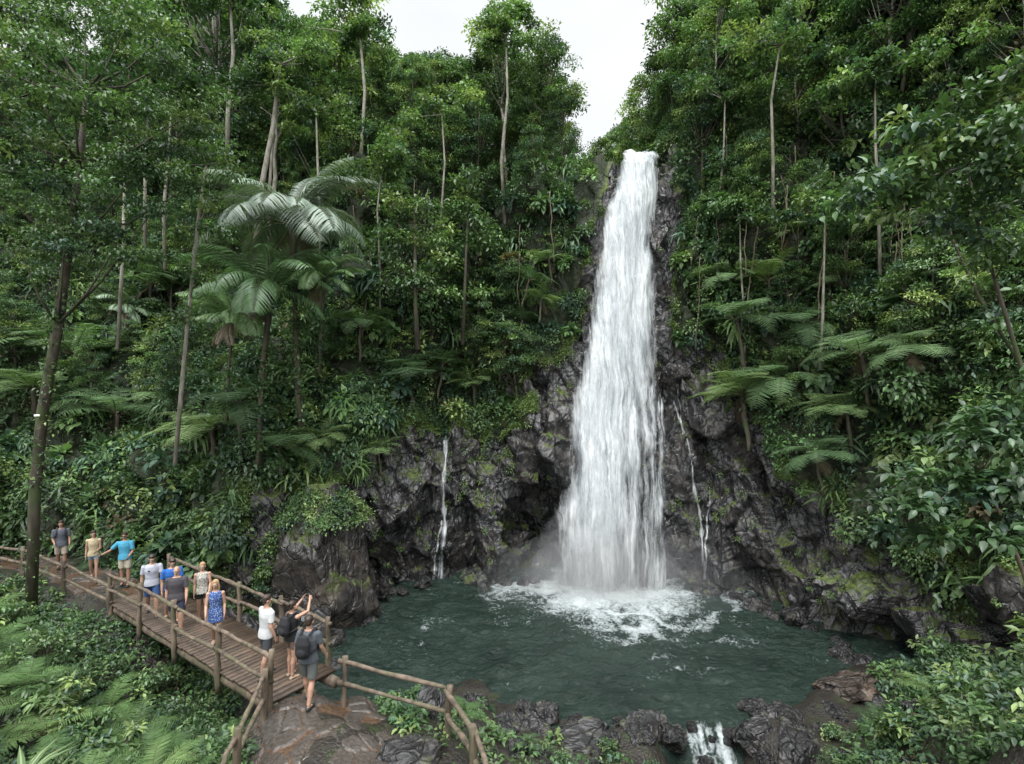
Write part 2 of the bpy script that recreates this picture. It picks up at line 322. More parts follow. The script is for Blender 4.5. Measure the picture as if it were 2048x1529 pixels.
cx=sm(np.interp(sw,seg,xy[:,0]),21); cy=sm(np.interp(sw,seg,xy[:,1]),21); ang=np.radians(sm(np.interp(sw,seg,[a[2] for a in ND]),25)); rockH=sm(np.interp(sw,seg,[a[4] for a in ND]),15)
NT=340; kk=np.concatenate([np.linspace(0,9,285,endpoint=False),np.linspace(9,12,55)])
prof=np.array([a[3] for a in ND],float)
ps=np.stack([[np.interp(sw,seg,prof[:,k,j]) for j in(0,1)] for k in range(13)])
k0=np.minimum(kk.astype(int),11); fk=kk-k0
SB=(ps[k0,0]*(1-fk)[:,None]+ps[k0+1,0]*fk[:,None]).T; ZZ=(ps[k0,1]*(1-fk)[:,None]+ps[k0+1,1]*fk[:,None]).T
for i in range(NT): SB[:,i]=sm(SB[:,i],13); ZZ[:,i]=sm(ZZ[:,i],13)
CP=np.stack([cx[:,None]+np.cos(ang)[:,None]*SB,cy[:,None]+np.sin(ang)[:,None]*SB,ZZ],2)
def gnorm(P):
    du=np.gradient(P,axis=0);dv=np.gradient(P,axis=1); return nrm(np.cross(dv,du))
CN=gnorm(CP)
if CN[NS//2,60,1]>0: CN=-CN
p=CP.reshape(-1,3); pw=p+ (np.stack([fbm(p*.6,2,31),fbm(p*.6,2,32),fbm(p*.6,2,33)],1)-.5)*.6
rot=np.array(Matrix.Rotation(.35,3,'Y')@Matrix.Rotation(.3,3,'X'))
pw=pw@rot.T
facet=cellfacet(pw*np.array((.55,.55,.32)),40,2.4)*1.15+cellfacet(pw*np.array((1.3,1.3,.75)),50,2.4)*.40+cellfacet(pw*np.array((3.6,3.6,2.2)),55,2.4)*.07
big=(fbm(p*.22,3,60)-.5)*2.2
amp=np.where(np.abs(p[:,0]-5.2)<3.4,.45,1.0)*np.clip((p[:,2]+3)/3,0,1)
CP=(p+CN.reshape(-1,3)*((big*.7*amp+facet*np.minimum(amp,.85)))[:,None]).reshape(NS,NT,3)
CN=gnorm(CP)
if CN[NS//2,60,1]>0: CN=-CN
zz=CP[:,:,2]; nz=(fbm(CP.reshape(-1,3)*.4,4,70)-.5).reshape(NS,NT)
veg=np.clip((zz-rockH[:,None]+nz*8)/1.2,0,1)
xx=CP[:,:,0]; yy=CP[:,:,1]
fl=np.interp(zz,[0,5,10,15,21,22],[2.0,2.6,3.6,4.9,5.9,5.9]); fr_=np.interp(zz,[0,10,21],[7.1,7.4,7.9])
veg*=1-np.clip(1-np.maximum(fl-.7-xx+nz*2.2,xx-fr_-.6+nz*2.0)/.4,0,1)*(yy<38)*(zz<22.2)
mb=MB(); mb.add(CP.reshape(-1,3),gridT(NS,NT))
obj('cliff',mb.mesh('cliff',M_cliff,True,{'veg':veg.ravel()}),kind='structure')
sub=CP[::3,::2]; BV=BVHTree.FromPolygons([Vector(v) for v in sub.reshape(-1,3)],[tuple(int(q) for q in t) for t in gridT(*sub.shape[:2])])
def hit(u,v):
    d=(W(u,v,1)-Vector((0,0,CZ))).normalized(); h=BV.ray_cast(Vector((0,0,CZ)),d)
    return h[0],h[1]
# ---------------------------------------------------------------- undergrowth
CNf=CN.reshape(-1,3); CPf=CP.reshape(-1,3)
du=np.linalg.norm(np.gradient(CP,axis=0),axis=2);dv=np.linalg.norm(np.gradient(CP,axis=1),axis=2)
bear=xx/np.maximum(yy,.1)
wgt=(du*dv*np.clip(veg*1.3-.2,0,1))*((zz<38)&(yy>6)&(np.abs(bear)<1.25)&(zz>1.0))
wgt=(wgt/np.maximum(yy,8)**.9).ravel(); wgt/=wgt.sum()
mb=MB()
for (nb,nl,rlo,rhi,Lr,asp,tp,fl_) in ((4600,105,.4,1.3,(.12,.24),.52,LS,.85),(1500,55,.35,.9,(.26,.46),.58,LF,.85),(1800,75,.25,.65,(.10,.16),.6,LS,.85),(1000,40,.45,.95,(.45,.75),.13,LN,.85),(1800,110,.25,.5,(.09,.16),.62,LS,3.4)):
    ii=rng.choice(len(wgt),nb,p=wgt); P=CPf[ii]; Nn=CNf[ii]; r=rlo+(rhi-rlo)*rng.random(nb)**1.4
    r=np.minimum(r,np.where(np.abs(P[:,0]-5.5)<4,.6,2)*np.where(P[:,2]<22,1,1.3))
    cl=fbm(P*.35,2,80)[:,None]; c=pal(nb)*(.35+1.4*cl)
    leafcloud(mb,P+Nn*(r*.15)[:,None],r,nl,Lr[0]+(Lr[1]-Lr[0])*rng.random(nb),c,fl_,tp,asp,bias=nrm(Nn+np.array((0,0,.7 if fl_<1 else 0)))*1.0,fillmin=.6)
obj('hillside_undergrowth',mb.mesh('undergrowth',M_under),kind='stuff',label='dense dark green jungle undergrowth covering the steep gorge walls',cat='undergrowth')
mb=MB()
edge=(veg*(1-veg)).ravel(); wg=(np.clip(edge-.02,0,1)+.006)*((zz<19)&(yy>10)&(zz>.8)).ravel()*(rockH[:,None]*np.ones(NT)>.5).ravel()*np.clip(CNf[:,2]*2+.6,.1,2); wg[veg.ravel()>.95]=0; wg[(CPf[:,0]>2)&(CPf[:,0]<7.6)&(CPf[:,2]<9)]*=.1; wg/=wg.sum()
ii=rng.choice(len(wg),2000,p=wg)
leafcloud(mb,CPf[ii],.1+.22*rng.random(len(ii)),45,.08,np.array([(.12,.18,.03),(.08,.14,.025)])[rng.integers(0,2,len(ii))],1.3,LS,.6,bias=CNf[ii]*1.1)
obj('creeping_moss',mb.mesh('creeper',M_under),kind='stuff',label='bright green creepers and moss hanging over wet rock',cat='moss')
mb=MB(); n=3000
gxr=rng.uniform(-20,13,n*3); gyr=rng.uniform(6.5,19,n*3); gz=th(gxr,gyr); ok=(gz>.5)&(np.abs(gxr/gyr)<1.15)
PTH=[(-1.6,5.5),(-2.4,7.5),(-3.1,9.2),(-4.3,10.9)]; PTH2=[(-11.6,16.0),(-13,16.9),(-15,17.9),(-18,19.2),(-24,20)]
def dist_poly(x,y,pl):
    b=np.full(len(x),1e9)
    for (ax,ay),(bx,by) in zip(pl[:-1],pl[1:]):
        t=np.clip(((x-ax)*(bx-ax)+(y-ay)*(by-ay))/((bx-ax)**2+(by-ay)**2),0,1); b=np.minimum(b,np.hypot(x-ax-t*(bx-ax),y-ay-t*(by-ay)))
    return b
ok&=(dist_poly(gxr,gyr,PTH)>1.35)&(dist_poly(gxr,gyr,PTH2)>1.0)
ok&=~((gxr>-2)&(gxr<7)&(rng.random(len(gxr))<.75))
gxr,gyr,gz=gxr[ok][:n],gyr[ok][:n],gz[ok][:n]; n=len(gxr)
leafcloud(mb,np.stack([gxr,gyr,gz],1),.14+.18*rng.random(n),26,.08+.08*rng.random(n),pal(n,(3,4,3,1,1,1,.1)),.8,LF,.55)
obj('ground_cover',mb.mesh('groundcover',M_under),kind='stuff',label='low leafy ground cover on the banks',cat='ground cover')
# ---------------------------------------------------------------- trees
def wob(p0,p1,n,a,rs):
    p0=np.array(p0,float);p1=np.array(p1,float); t=np.linspace(0,1,n)[:,None]; o=rs.normal(size=(n,3))*a; o[0]=0; o[-1]*=.3
    return p0+(p1-p0)*t+np.cumsum(o,0)*.5
def make_tree(seed,H,rad,cb,ncl,nl,L,w,tr,bark,lm,flat=.6,clr=.3):
    rs=np.random.default_rng(seed); tm=MB();cm=MB()
    tp=wob((0,0,-.8),(rs.normal()*.4,rs.normal()*.4,H*.9),9,.14,rs); tube(tm,tp,tr*np.linspace(1.15,.3,9),n=8,rough=.3)
    cc=[];n=ncl
    for i in range(n):
        a=rs.random()*6.283; e=rs.random(); rr=rad*(.35+.65*math.sqrt(rs.random())); zf=cb+(1-cb)*e
        rr*=math.sqrt(max(.12,1-abs(2*e-.8)**2.2*.7))
        end=np.array((math.cos(a)*rr,math.sin(a)*rr,H*zf)); cc.append(end)
        if i%2==0:
            k=min(7,max(2,int((zf-.15)*9))); st=tp[k]
            m=(st+end)/2+np.array((0,0,-.05*H*rs.random())); tube(tm,[st,m,end],[tr*.4,tr*.25,tr*.08],n=5)
    cc=np.array(cc)
    leafcloud(cm,cc,rad*clr*(.7+.7*rs.random(n)),nl,L,pal(n,w)*(.7+.6*rs.random((n,1))),flat,LS,.52,fillmin=.3)
    return [('trunk',tm.mesh('trunk',bark,True)),('crown',cm.mesh('crown',lm))]
G1=(3,4,2,.6,2,1,0);G2=(1,3,4,2,1,2,0);G3=(4,2,1,.2,4,2,0)
TV=[make_tree(1,10,3.0,.45,66,135,.235,G1,.15,M_bark,M_leaf),make_tree(2,10,2.5,.3,66,130,.21,G2,.12,M_bark,M_leaf,.7),make_tree(3,10,3.3,.5,60,135,.235,G3,.17,M_pale,M_leaf,.5),
    make_tree(4,10,1.9,.62,34,140,.22,G2,.11,M_pale,M_leaf,.6,.36),make_tree(5,10,2.2,.08,84,120,.20,G1,.11,M_bark,M_leaf,.8),make_tree(6,10,2.7,.3,52,125,.25,(1,2,4,3,1,1,.1),.11,M_pale,M_leaf,.5)]
TL=['rounded dark green jungle tree on the gorge slope','bushy mid green jungle tree on the gorge slope','wide flat-topped jungle tree with pale trunk','slender pale trunked tree with high crown','dense dark narrow jungle tree on slope','open light green jungle tree on slope']
SKY=np.array([(-400,-500),(560,-400),(605,-30),(640,40),(700,20),(730,50),(790,110),(840,55),(900,65),(960,120),(1000,90),(1060,65),(1100,60),(1150,110),(1190,195),(1215,285),(1240,292),(1262,240),(1290,150),(1310,70),(1335,0),(1380,-80),(1430,-500),(2600,-500)],float)
def allowed(x,y,w):
    us=[1024*(1+(x+d)/y) for d in(-w,-w/2,0,w/2,w)]; v=max(np.interp(u,SKY[:,0],SKY[:,1]) for u in us)
    return CZ+(790-v)/1024*y
def add_tree(k,x,y,z,H,lean=(0,0)):
    s=H/10.6
    return thing('jungle_tree',TL[k],'tree',TV[k],(x,y,z),(lean[0],lean[1],R.random()*6.28),(s*R.uniform(.85,1.15),s*R.uniform(.85,1.15),s),'jungle trees on the gorge slopes')
placed=[]
wt=(du*dv*(veg>.6)*(np.abs(bear)<1.2)*(yy>9)/np.maximum(yy,8)**.6).ravel()
zf=CPf[:,2]
def scatter_trees(n,zlo,zhi,hlo,hhi,mind,ks,ymax=70):
    w=wt*((zf>zlo)&(zf<zhi)&(CPf[:,1]<ymax)); w=w/w.sum(); c=0
    for i in rng.choice(len(w),n*8,p=w):
        x,y,z=CPf[i]; u=1024*(1+x/y)
        if any((x-a)**2+(y-b)**2+(z-q)**2<mind**2*(1 if y<40 else 2) for a,b,q in placed): continue
        H=R.uniform(hlo,hhi); al=allowed(x,y,H*.26)
        if al-z<H: H=al-z
        if H<hlo*.4: continue
        if 3.6<x<9.4 and y<36 and 3<z<22: continue
        if 360<u<780 and y<24.5: continue
        placed.append((x,y,z)); add_tree(R.choice(ks),x,y,z-.2,H,(CNf[i][1]*-.12 if z<20 else 0,CNf[i][0]*.12 if z<20 else 0)); c+=1
        if c>=n: break
scatter_trees(80,19,45,8,13,2.2,[0,1,2,3,4,5])
scatter_trees(74,19,27,5,9,1.5,[0,1,2,4,5],36)
scatter_trees(90,7.5,20,2.8,5.5,1.5,[0,1,4,5,1,4])
for (u,v,y,z,k,g) in ((1012,-5,31,22,3,.9),(705,-30,36,24,3,1),(545,60,30,20,3,1),(1095,70,30,22,1,1),(1235,262,42,22.5,1,1),(1264,240,46,23,0,1),(1205,275,40,22.5,5,1),(770,110,31,21,5,1),(455,-40,34,22,2,1),(1365,10,30,22.5,1,1),(1390,-60,32,24,5,1),(1335,130,32,22,4,1),(1318,200,33,21.5,1,1),(1345,230,29.5,20,4,1),(1370,330,28,17,1,1),(1300,150,36,22,5,1),(1290,215,38,22,1,1)):
    x=(u-1024)/1024*y; top=CZ+(790-v)/1024*y; add_tree(k,x,y,z,(top-z)*1.0)
def flat():
    m,nt,o=mat('painted_part'); nt.links.new(nd(nt,'BsdfPrincipled',Base_Color=attr(nt,'col','Color'),Roughness=.5).outputs[0],o.inputs[0]); return m
M_flat=flat()
def path_tree():
    rs=np.random.default_rng(11); tm=MB();cm=MB()
    base=W(62,1200,16); pts=[W(62,1200,16),W(70,1000,15.7),W(85,830,15.4),W(115,650,15.1),W(140,480,14.8),W(160,330,14.6),W(172,180,14.5)]
    pts=[p-base for p in pts]; pts[0].z-=.5
    tube(tm,pts,[.19,.15,.135,.125,.11,.09,.065],n=10,rough=.45)
    ends=[]
    for (u,v,d,s) in ((20,60,14,6),(90,30,15,6),(170,20,14.5,6),(250,60,14,6),(330,130,14,6),(380,230,14,5),(300,200,15,6),(60,150,13,5),(120,120,15,6),(210,140,14,6),(0,230,14,5),(60,280,14,5),(230,260,14,5),(330,300,14.5,5),(280,340,13.5,4),(90,370,14,4),(20,400,13.5,4),(200,390,14,4),(300,430,14,3),(370,380,15,4),(130,470,14,3),(40,500,14,3),(240,480,14,3),(-40,120,14,6),(-60,330,14,5),(340,60,15,6),(150,230,13.5,5)):
        e=W(u,v,d)-base; st=pts[min(s,6)]; m=(st+e)/2+Vector((0,0,-.25)); tube(tm,[st,m,e],[.05,.03,.01],n=5)
        ends.append(tuple(e))
        for q in range(4): ends.append(tuple(e+Vector((rs.normal()*.8,rs.normal()*.8,rs.normal()*.35))))
    E=np.array(ends); leafcloud(cm,E,.55+.35*rs.random(len(E)),150,.125,pal(len(E),(3,5,3,1,1,1,0)),.35,LF,.5,fillmin=.1)
    P=np.array([tuple(p) for p in pts]); tt=np.sort(rs.uniform(.2,4.6,70)); V=np.stack([np.interp(tt,np.arange(7),P[:,j]) for j in range(3)],1)+rs.normal(size=(70,3))*.09
    vm=MB(); leafcloud(vm,V,.18+.15*rs.random(70),22,.12,pal(70,(3,4,3,1,1,1,0)),1.4,LF,.5,fillmin=.3)
    tg=MB(); box(tg,pts[2]+Vector((-.02,-.16,-.02)),(.17,.01,.07),col=(.75,.75,.72))
    e=thing('path_side_tree','tall mossy leaning tree with small white tag beside the path','tree',[('trunk',tm.mesh('trunk',M_bark,True)),('crown',cm.mesh('crown',M_near)),('climbing_vine',vm.mesh('vine',M_near))],base)
    obj('tag',tg.mesh('tag',M_flat),e)
path_tree()
def slim(name,label,pts,radii,clus,L,nl,bark=M_pale,cr=.5,lm=None,tp=LF,w=(1,3,5,2.2,1,1,0),group=None):
    base=pts[0]; tm=MB();cm=MB(); tube(tm,[p-base for p in pts],radii,n=8,rough=.3)
    C=[]
    for c in clus:
        e=c-base; s=min((p-base for p in pts),key=lambda q:(q-e).length); tube(tm,[s,(s+e)/2+Vector((0,0,.08)),e],[radii[-1]*.7,radii[-1]*.5,.006],n=5)
        C.append(tuple(e)); C.append(tuple(e+Vector((R.gauss(0,cr*.7),R.gauss(0,cr*.7),R.gauss(0,cr*.4)))))
        C.append(tuple((e*2+s)/3))
    C=np.array(C); leafcloud(cm,C,cr*(.7+.5*rng.random(len(C))),nl,L,pal(len(C),w),.6,tp,.52,fillmin=.15)
    return thing(name,label,'tree',[('trunk',tm.mesh('trunk',bark,True)),('crown',cm.mesh('crown',lm or M_near))],base,group=group)
slim('slender_tree','slender pale trunked tree with sparse leaves',[W(350,930,17),W(365,760,16.8),W(380,600,16.5),W(395,450,16.3),W(412,330,16)],[.075,.065,.05,.04,.03],[W(u,v,16) for u,v in((350,470),(440,470),(370,640),(400,300),(460,330),(350,340),(430,400),(395,540))],.16,40,M_pale,cr=.35)
slim('slender_tree','thin leaning pale tree on the vegetated slope',[W(235,700,19),W(245,520,19),W(250,330,19)],[.07,.06,.04],[W(u,v,19) for u,v in((220,330),(280,310),(250,280))],.18,60,cr=.6)
# pale emergent trunks on the upper slope
for (u0,v0,u1,v1,y,r) in ((510,400,560,130,24.5,.15),(540,420,552,170,25,.10),(455,230,460,0,27,.13),(725,330,720,70,28,.13),(330,420,345,200,22,.08),(290,380,300,150,23,.09),(640,420,632,220,25,.07),(760,500,765,330,24,.06),(1010,330,1012,80,27.5,.10),(880,420,884,230,25.5,.06),(1445,420,1450,200,25,.07),(1545,330,1560,90,23,.08),(1760,430,1750,150,19,.07),(1640,620,1650,420,20,.06),(1490,620,1480,440,23,.05)):
    a=W(u0,v0+120,y+.8); b=W(u1,v1,y); m1=a.lerp(b,.35)+Vector((R.gauss(0,.12),0,0)); m2=a.lerp(b,.7)+Vector((R.gauss(0,.15),0,0)); s=y/1024
    slim('pale_trunk_tree','tall slim pale trunked rainforest tree with small crown',[a,m1,m2,b],[r,r*.85,r*.7,r*.45],[b+Vector((R.gauss(0,1.0),R.gauss(0,.6),R.uniform(-.6,.8))) for _ in range(9)],.2,80,M_pale,cr=.62,lm=M_leaf,tp=LS,w=G2,group='tall pale trunked trees')
slim('understorey_tree','small bushy tree growing on mid slope ledge',[W(925,690,25),W(930,560,25),W(935,440,25)],[.1,.08,.05],[W(u,v,25) for u,v in((900,440),(960,450),(930,400),(890,490),(970,500),(940,350))],.22,90,M_bark,cr=.8,tp=LS)
slim('understorey_tree','rounded bright green tree above the ferns',[W(835,700,23.0),W(830,580,23.0),W(830,450,23.0)],[.12,.1,.06],[W(u,v,23.0) for u,v in((770,470),(800,430),(850,420),(890,460),(830,490),(780,520),(880,520),(840,560),(800,570),(900,590))],.2,110,M_bark,cr=.75,tp=LS)
slim('broadleaf_tree','broadleaf tree with pale green leaves overhanging the near bank',[W(2120,1050,9.5),W(2050,760,9.2),W(1990,560,9),W(1945,410,8.8),W(1935,330,8.6)],[.045,.036,.03,.024,.018],
  [W(u,v,d) for u,v,d in((1690,430,8.5),(1720,400,8),(1770,370,8),(1830,330,8),(1800,400,8.4),(1860,260,8),(1900,220,8),(1950,200,8),(2010,170,7.8),(2045,140,7.6),(1980,260,7.6),(2040,250,7.4),(1900,310,8),(1850,390,8.2),(2000,340,7.6),(2050,370,7.6),(1930,400,8.4),(1760,440,8.6),(1990,430,8.4),(2080,300,7.5),(1960,520,8.8),(2030,500,8.4),(1880,480,8.8))],.15,52,M_bark,cr=.42,w=(1,4,4,1.2,2,2,0))
slim('leaning_sapling','thin brown leaning stem among dark foliage',[W(2060,760,10.5),W(1960,600,10.5),W(1905,480,10.5),W(1880,380,10.5)],[.03,.028,.022,.016],[W(1870,350,10.5),W(1920,400,10.5),W(1850,430,10.5),W(1950,560,10.5),W(2010,640,10.4)],.15,50,M_bark,cr=.45,w=(3,4,2,.5,2,1,0))
slim('leafy_shrub','large shrub with glossy broad leaves on the near bank',[W(2120,1350,6.6),W(2060,1180,6.6),W(2010,1050,6.5),W(1960,950,6.5)],[.04,.03,.02,.014],
  [W(u,v,d) for u,v,d in((1760,1010,6.6),(1800,960,6.6),(1850,1030,6.3),(1870,920,6.8),(1920,880,6.6),(1950,990,6.3),(1900,1070,6.4),(2000,830,6.6),(2040,890,6.3),(2020,980,6.1),(1990,1080,6.1),(2060,1060,6),(2060,800,6.4),(1830,1090,6.6),(1920,960,6.4),(1960,840,6.8),(2050,960,6))],.14,42,M_wood,cr=.3,w=(2,4,3,.8,2,2,0))
def make_shrub(seed,r,L,n,w,tp=LF,asp=.5):
    rs=np.random.default_rng(seed); tm=MB();cm=MB(); C=[]
    for i in range(n):
        a=rs.random()*6.28; rr=r*math.sqrt(rs.random()); h=r*(.5+1.1*rs.random())*(1-.4*rr/r)
        e=np.array((math.cos(a)*rr,math.sin(a)*rr,h)); C.append(e); tube(tm,[(0,0,-.2),e*.5+np.array((0,0,.1)),e],[.02,.014,.006],n=4)
    leafcloud(cm,np.array(C),r*.38,28,L,pal(n,w),.7,tp,asp,fillmin=.2)
    return [('stem',tm.mesh('stem',M_bark)),('foliage',cm.mesh('foliage',M_near))]
SV=[make_shrub(21,.7,.14,24,(2,4,4,1.2,1,1,0)),make_shrub(22,.6,.2,18,(1,4,4,2,1,1,0),asp=.42),make_shrub(23,.8,.12,32,(3,4,2.5,.6,2,1,0))]
SL=['leafy green shrub on damp ground','shrub with long pointed glossy leaves','dense dark small leaved shrub']
def frond(cm,tm,az,el,Ln,droop,col,kind,rs,dead=False):
    n=26; t=np.linspace(0,1,n); h=np.array((math.cos(az),math.sin(az),0)); s=np.array((-math.sin(az),math.cos(az),0))
    e=el-droop*t**1.4*(.9+.3*rs.random()); st=(np.cos(e)[:,None]*h+np.sin(e)[:,None]*np.array((0,0,1)))*Ln/n
    p=np.cumsum(st,0); p=p+s*(t**2)[:,None]*rs.normal()*.12*Ln
    tube(tm,p[::3],np.linspace(.016,.004,len(p[::3]))*Ln/1.8,n=4,cap=False)
    T=nrm(np.gradient(p,axis=0)); up=nrm(np.cross(T,np.tile(s,(n,1))))
    if up[3,2]<0: up=-up
    if kind=='fern':
        k=np.linspace(.12,.99,24); tp=LP; pr=np.sin(np.clip(k*1.02,0,1)*np.pi)**.65*.26*Ln+.01; wd=.17*pr
    else:
        k=np.linspace(.12,1,46); tp=LN; pr=(np.sin(np.clip(k*.9+.1,0,1)*np.pi)**.5*.21+.03)*Ln; wd=Ln*.0135+0*pr
    P=np.stack([np.interp(k,t,p[:,j]) for j in range(3)],1); TT=np.stack([np.interp(k,t,T[:,j]) for j in range(3)],1); UU=np.stack([np.interp(k,t,up[:,j]) for j in range(3)],1)
    for sd in(-1,1):
        S=np.tile(s*sd,(len(k),1)); D=S+TT*(.35 if kind=='fern' else .7)+UU*(.0 if kind=='fern' else .15)+np.array((0,0,-.12 if kind=='fern' else -.18))+rs.normal(size=(len(k),3))*.06
        c=np.array(col)*(.8+.4*rs.random((len(k),1))); scatter(cm,tp,P,D,UU,pr,wd,c)
def make_fern(seed,nf,Ln,trunk,kind='fern',col=(.06,.12,.03),el=(.3,.9),droop=1.3,dead=0):
    rs=np.random.default_rng(seed); tm=MB();cm=MB();cb=MB()
    for i in range(nf):
        frond(cm,cb,i*2.4+rs.normal()*.2,rs.uniform(*el),Ln*rs.uniform(.75,1.1),droop*rs.uniform(.8,1.25),np.array(col)*rs.uniform(.7,1.3),kind,rs)
    for i in range(dead): frond(cm,cb,rs.random()*6.28,-.7,Ln*.6,.8,(.11,.08,.045),kind,rs)
    top=np.array((0,0,trunk)); cm.V=[v+top for v in cm.V]
    for V_,T_ in list(zip(cb.V,cb.T)): cm.add(V_+top,T_-T_.min(),(.06,.06,.025))
    r=[('fronds',cm.mesh('fronds',M_palm if kind=='palm' else M_fern))]
    if trunk>.3:
        rt=.08 if kind=='fern' else .10
        tube(tm,wob((0,0,-1.0),(0,0,trunk+.05),8,.05,rs)*1.0,[rt*1.2]+[rt]*7,n=8,rough=.5)
        if kind=='palm':
            C=np.stack([0*np.linspace(0,1,14),0*np.linspace(0,1,14),np.linspace(-.5,trunk*.62,14)],1)+rs.normal(size=(14,3))*.12
            vm=MB(); leafcloud(vm,C,.32,60,.16,pal(14),1.5,LS,.55,fillmin=.3); r.append(('climbing_vine',vm.mesh('vine',M_under)))
        r.insert(0,('trunk',tm.mesh('trunk',M_bark,True)))
    return r
FV=[make_fern(31,13,1.1,0,col=(.065,.135,.032),el=(.45,1.25),droop=1.6),make_fern(32,11,1.0,0,col=(.045,.10,.032),el=(.5,1.3),droop=1.5),make_fern(33,14,1.25,0,col=(.085,.155,.04),el=(.4,1.2),droop=1.6)]
TF=[make_fern(41,20,2.2,1.0,col=(.09,.17,.06),el=(.15,1.05),dead=1,droop=1.25),make_fern(42,18,2.0,.8,col=(.12,.20,.06),el=(.2,1.1),dead=1,droop=1.25)]
PP=[make_fern(51,26,3.7,6.5,'palm',(.11,.155,.105),(.0,1.4),1.3,4),make_fern(52,22,3.4,5.5,'palm',(.085,.165,.05),(.1,1.45),1.2,4),make_fern(53,18,2.8,1.8,'palm',(.08,.13,.065),(.1,1.35),1.3,1)]
def put_on(u,v,parts,name,label,cat,s,trunk,group,push=.5):
    p,nn=hit(u,v)
    if p is None: return
    d=(Vector((0,0,CZ))-p).normalized(); p=p+d*push; p.z-=trunk*s
    thing(name,label,cat,parts,p,(R.gauss(0,.1),R.gauss(0,.1),R.random()*6.28),s,group)
for (u,v,k,s) in ((825,760,0,1.3),(430,860,1,1.4),(480,810,0,1.1),(1005,680,0,1.1),(950,770,1,.95),(150,710,0,1.6),(70,780,1,1.4),(1490,790,1,1.4),(1560,760,0,1.2),(1480,640,0,1.15),(1540,560,1,1.05),(1600,650,0,1.0),(1660,570,1,.9),(1730,710,0,1.0),(1450,560,0,.9),(640,880,1,1.0),(560,900,0,1.0),(760,900,1,.7),(880,730,0,.9),(300,570,0,1.0),(1820,700,0,.8),(1100,520,1,.7),(1050,560,0,.7),(1080,600,1,.65),(1700,820,1,1.0),(1580,470,1,.8),(720,650,0,.9),(230,830,0,1.3),(1900,560,0,.8),(1640,910,0,.8),(1620,800,1,.9),(330,800,1,1.1),(1040,640,0,.6)):
    put_on(u,v,TF[k],'tree_fern','tree fern with arching feathery fronds on the slope','tree fern',s,1.0 if k==0 else .8,'tree ferns on the gorge walls',1.1)
for (u,v,y,k,s,t,lb) in ((600,455,21.0,0,1.1,6.5,'big palm with long drooping silvery green fronds on slope'),(520,585,20.0,1,1.05,5.5,'palm with upright bright green fronds above ferns'),(455,640,19.7,1,.6,5.5,'small palm with yellowing drooping fronds'),(640,560,21.2,1,.6,5.5,'small palm with yellowing drooping fronds')):
    p=W(u,v,y); p.z-=t*s; thing('palm_tree',lb,'palm tree',PP[k],p,(.04,.03,R.random()*6.28),s,'palms on the slope')
for (u,v,s) in ((810,210,.7),(720,250,.6),(1470,250,.6),(1180,215,.5),(250,620,.7),(900,330,.5)):
    put_on(u,v,PP[2],'palm_tree','small palm growing among jungle trees on slope','palm tree',s,1.8,'palms on the slope',1.5)
def gput(x,y,parts,name,label,cat,s,group,dz=-.05): thing(name,label,cat,parts,(x,y,float(th(x,y)[0])+dz),(R.gauss(0,.12),R.gauss(0,.12),R.random()*6.28),s,group)
for (x,y,k,s) in ((-7.0,8.3,0,.7),(-6.1,8.7,2,.75),(-6.5,9.6,1,.8),(-7.9,9.4,2,.8),(-9.0,10.2,0,.95),(-10.2,11.2,2,1.0),(-11.5,12.2,0,1.1),(-12.6,12.9,2,1.1),(-13.8,13.8,0,1.2),(-9.2,8.6,1,.8),(-8.6,11.8,2,1.0),(-12,10.8,2,1.1),(-10.2,9.4,1,1.0),(-9.9,12.6,0,.9),(-14.8,12.6,1,1.2),(-5.6,8.7,0,.55),(-5.8,7.7,2,.6),(-6.9,9.2,2,.8),(-11.2,10.4,0,1.0),(-6.2,9.4,0,.7),(-7.3,10.4,2,.9),(-8.0,8.2,0,.75),(-6.9,11.3,1,.8),(-7.6,12.2,0,.8),(-6.4,12.0,2,.7),(-5.9,11.2,0,.7),
 (-1.0,11.4,0,.5),(.3,10.6,1,.45),(8.6,12.0,1,.7),(9.6,11.6,2,.8),(10.6,12.6,0,.9),(11.4,13.2,1,.9),(-13,18.2,0,.8),(-15.5,18.9,1,.9),(-11.5,17.6,2,.8),(-9.6,17.6,0,.6),(-17,16,0,1.2),(-15.8,15.4,2,1.1)):
    gput(x,y,FV[k],'fern','green fern with arching fronds on the bank','fern',s,'ferns on the banks',.1)
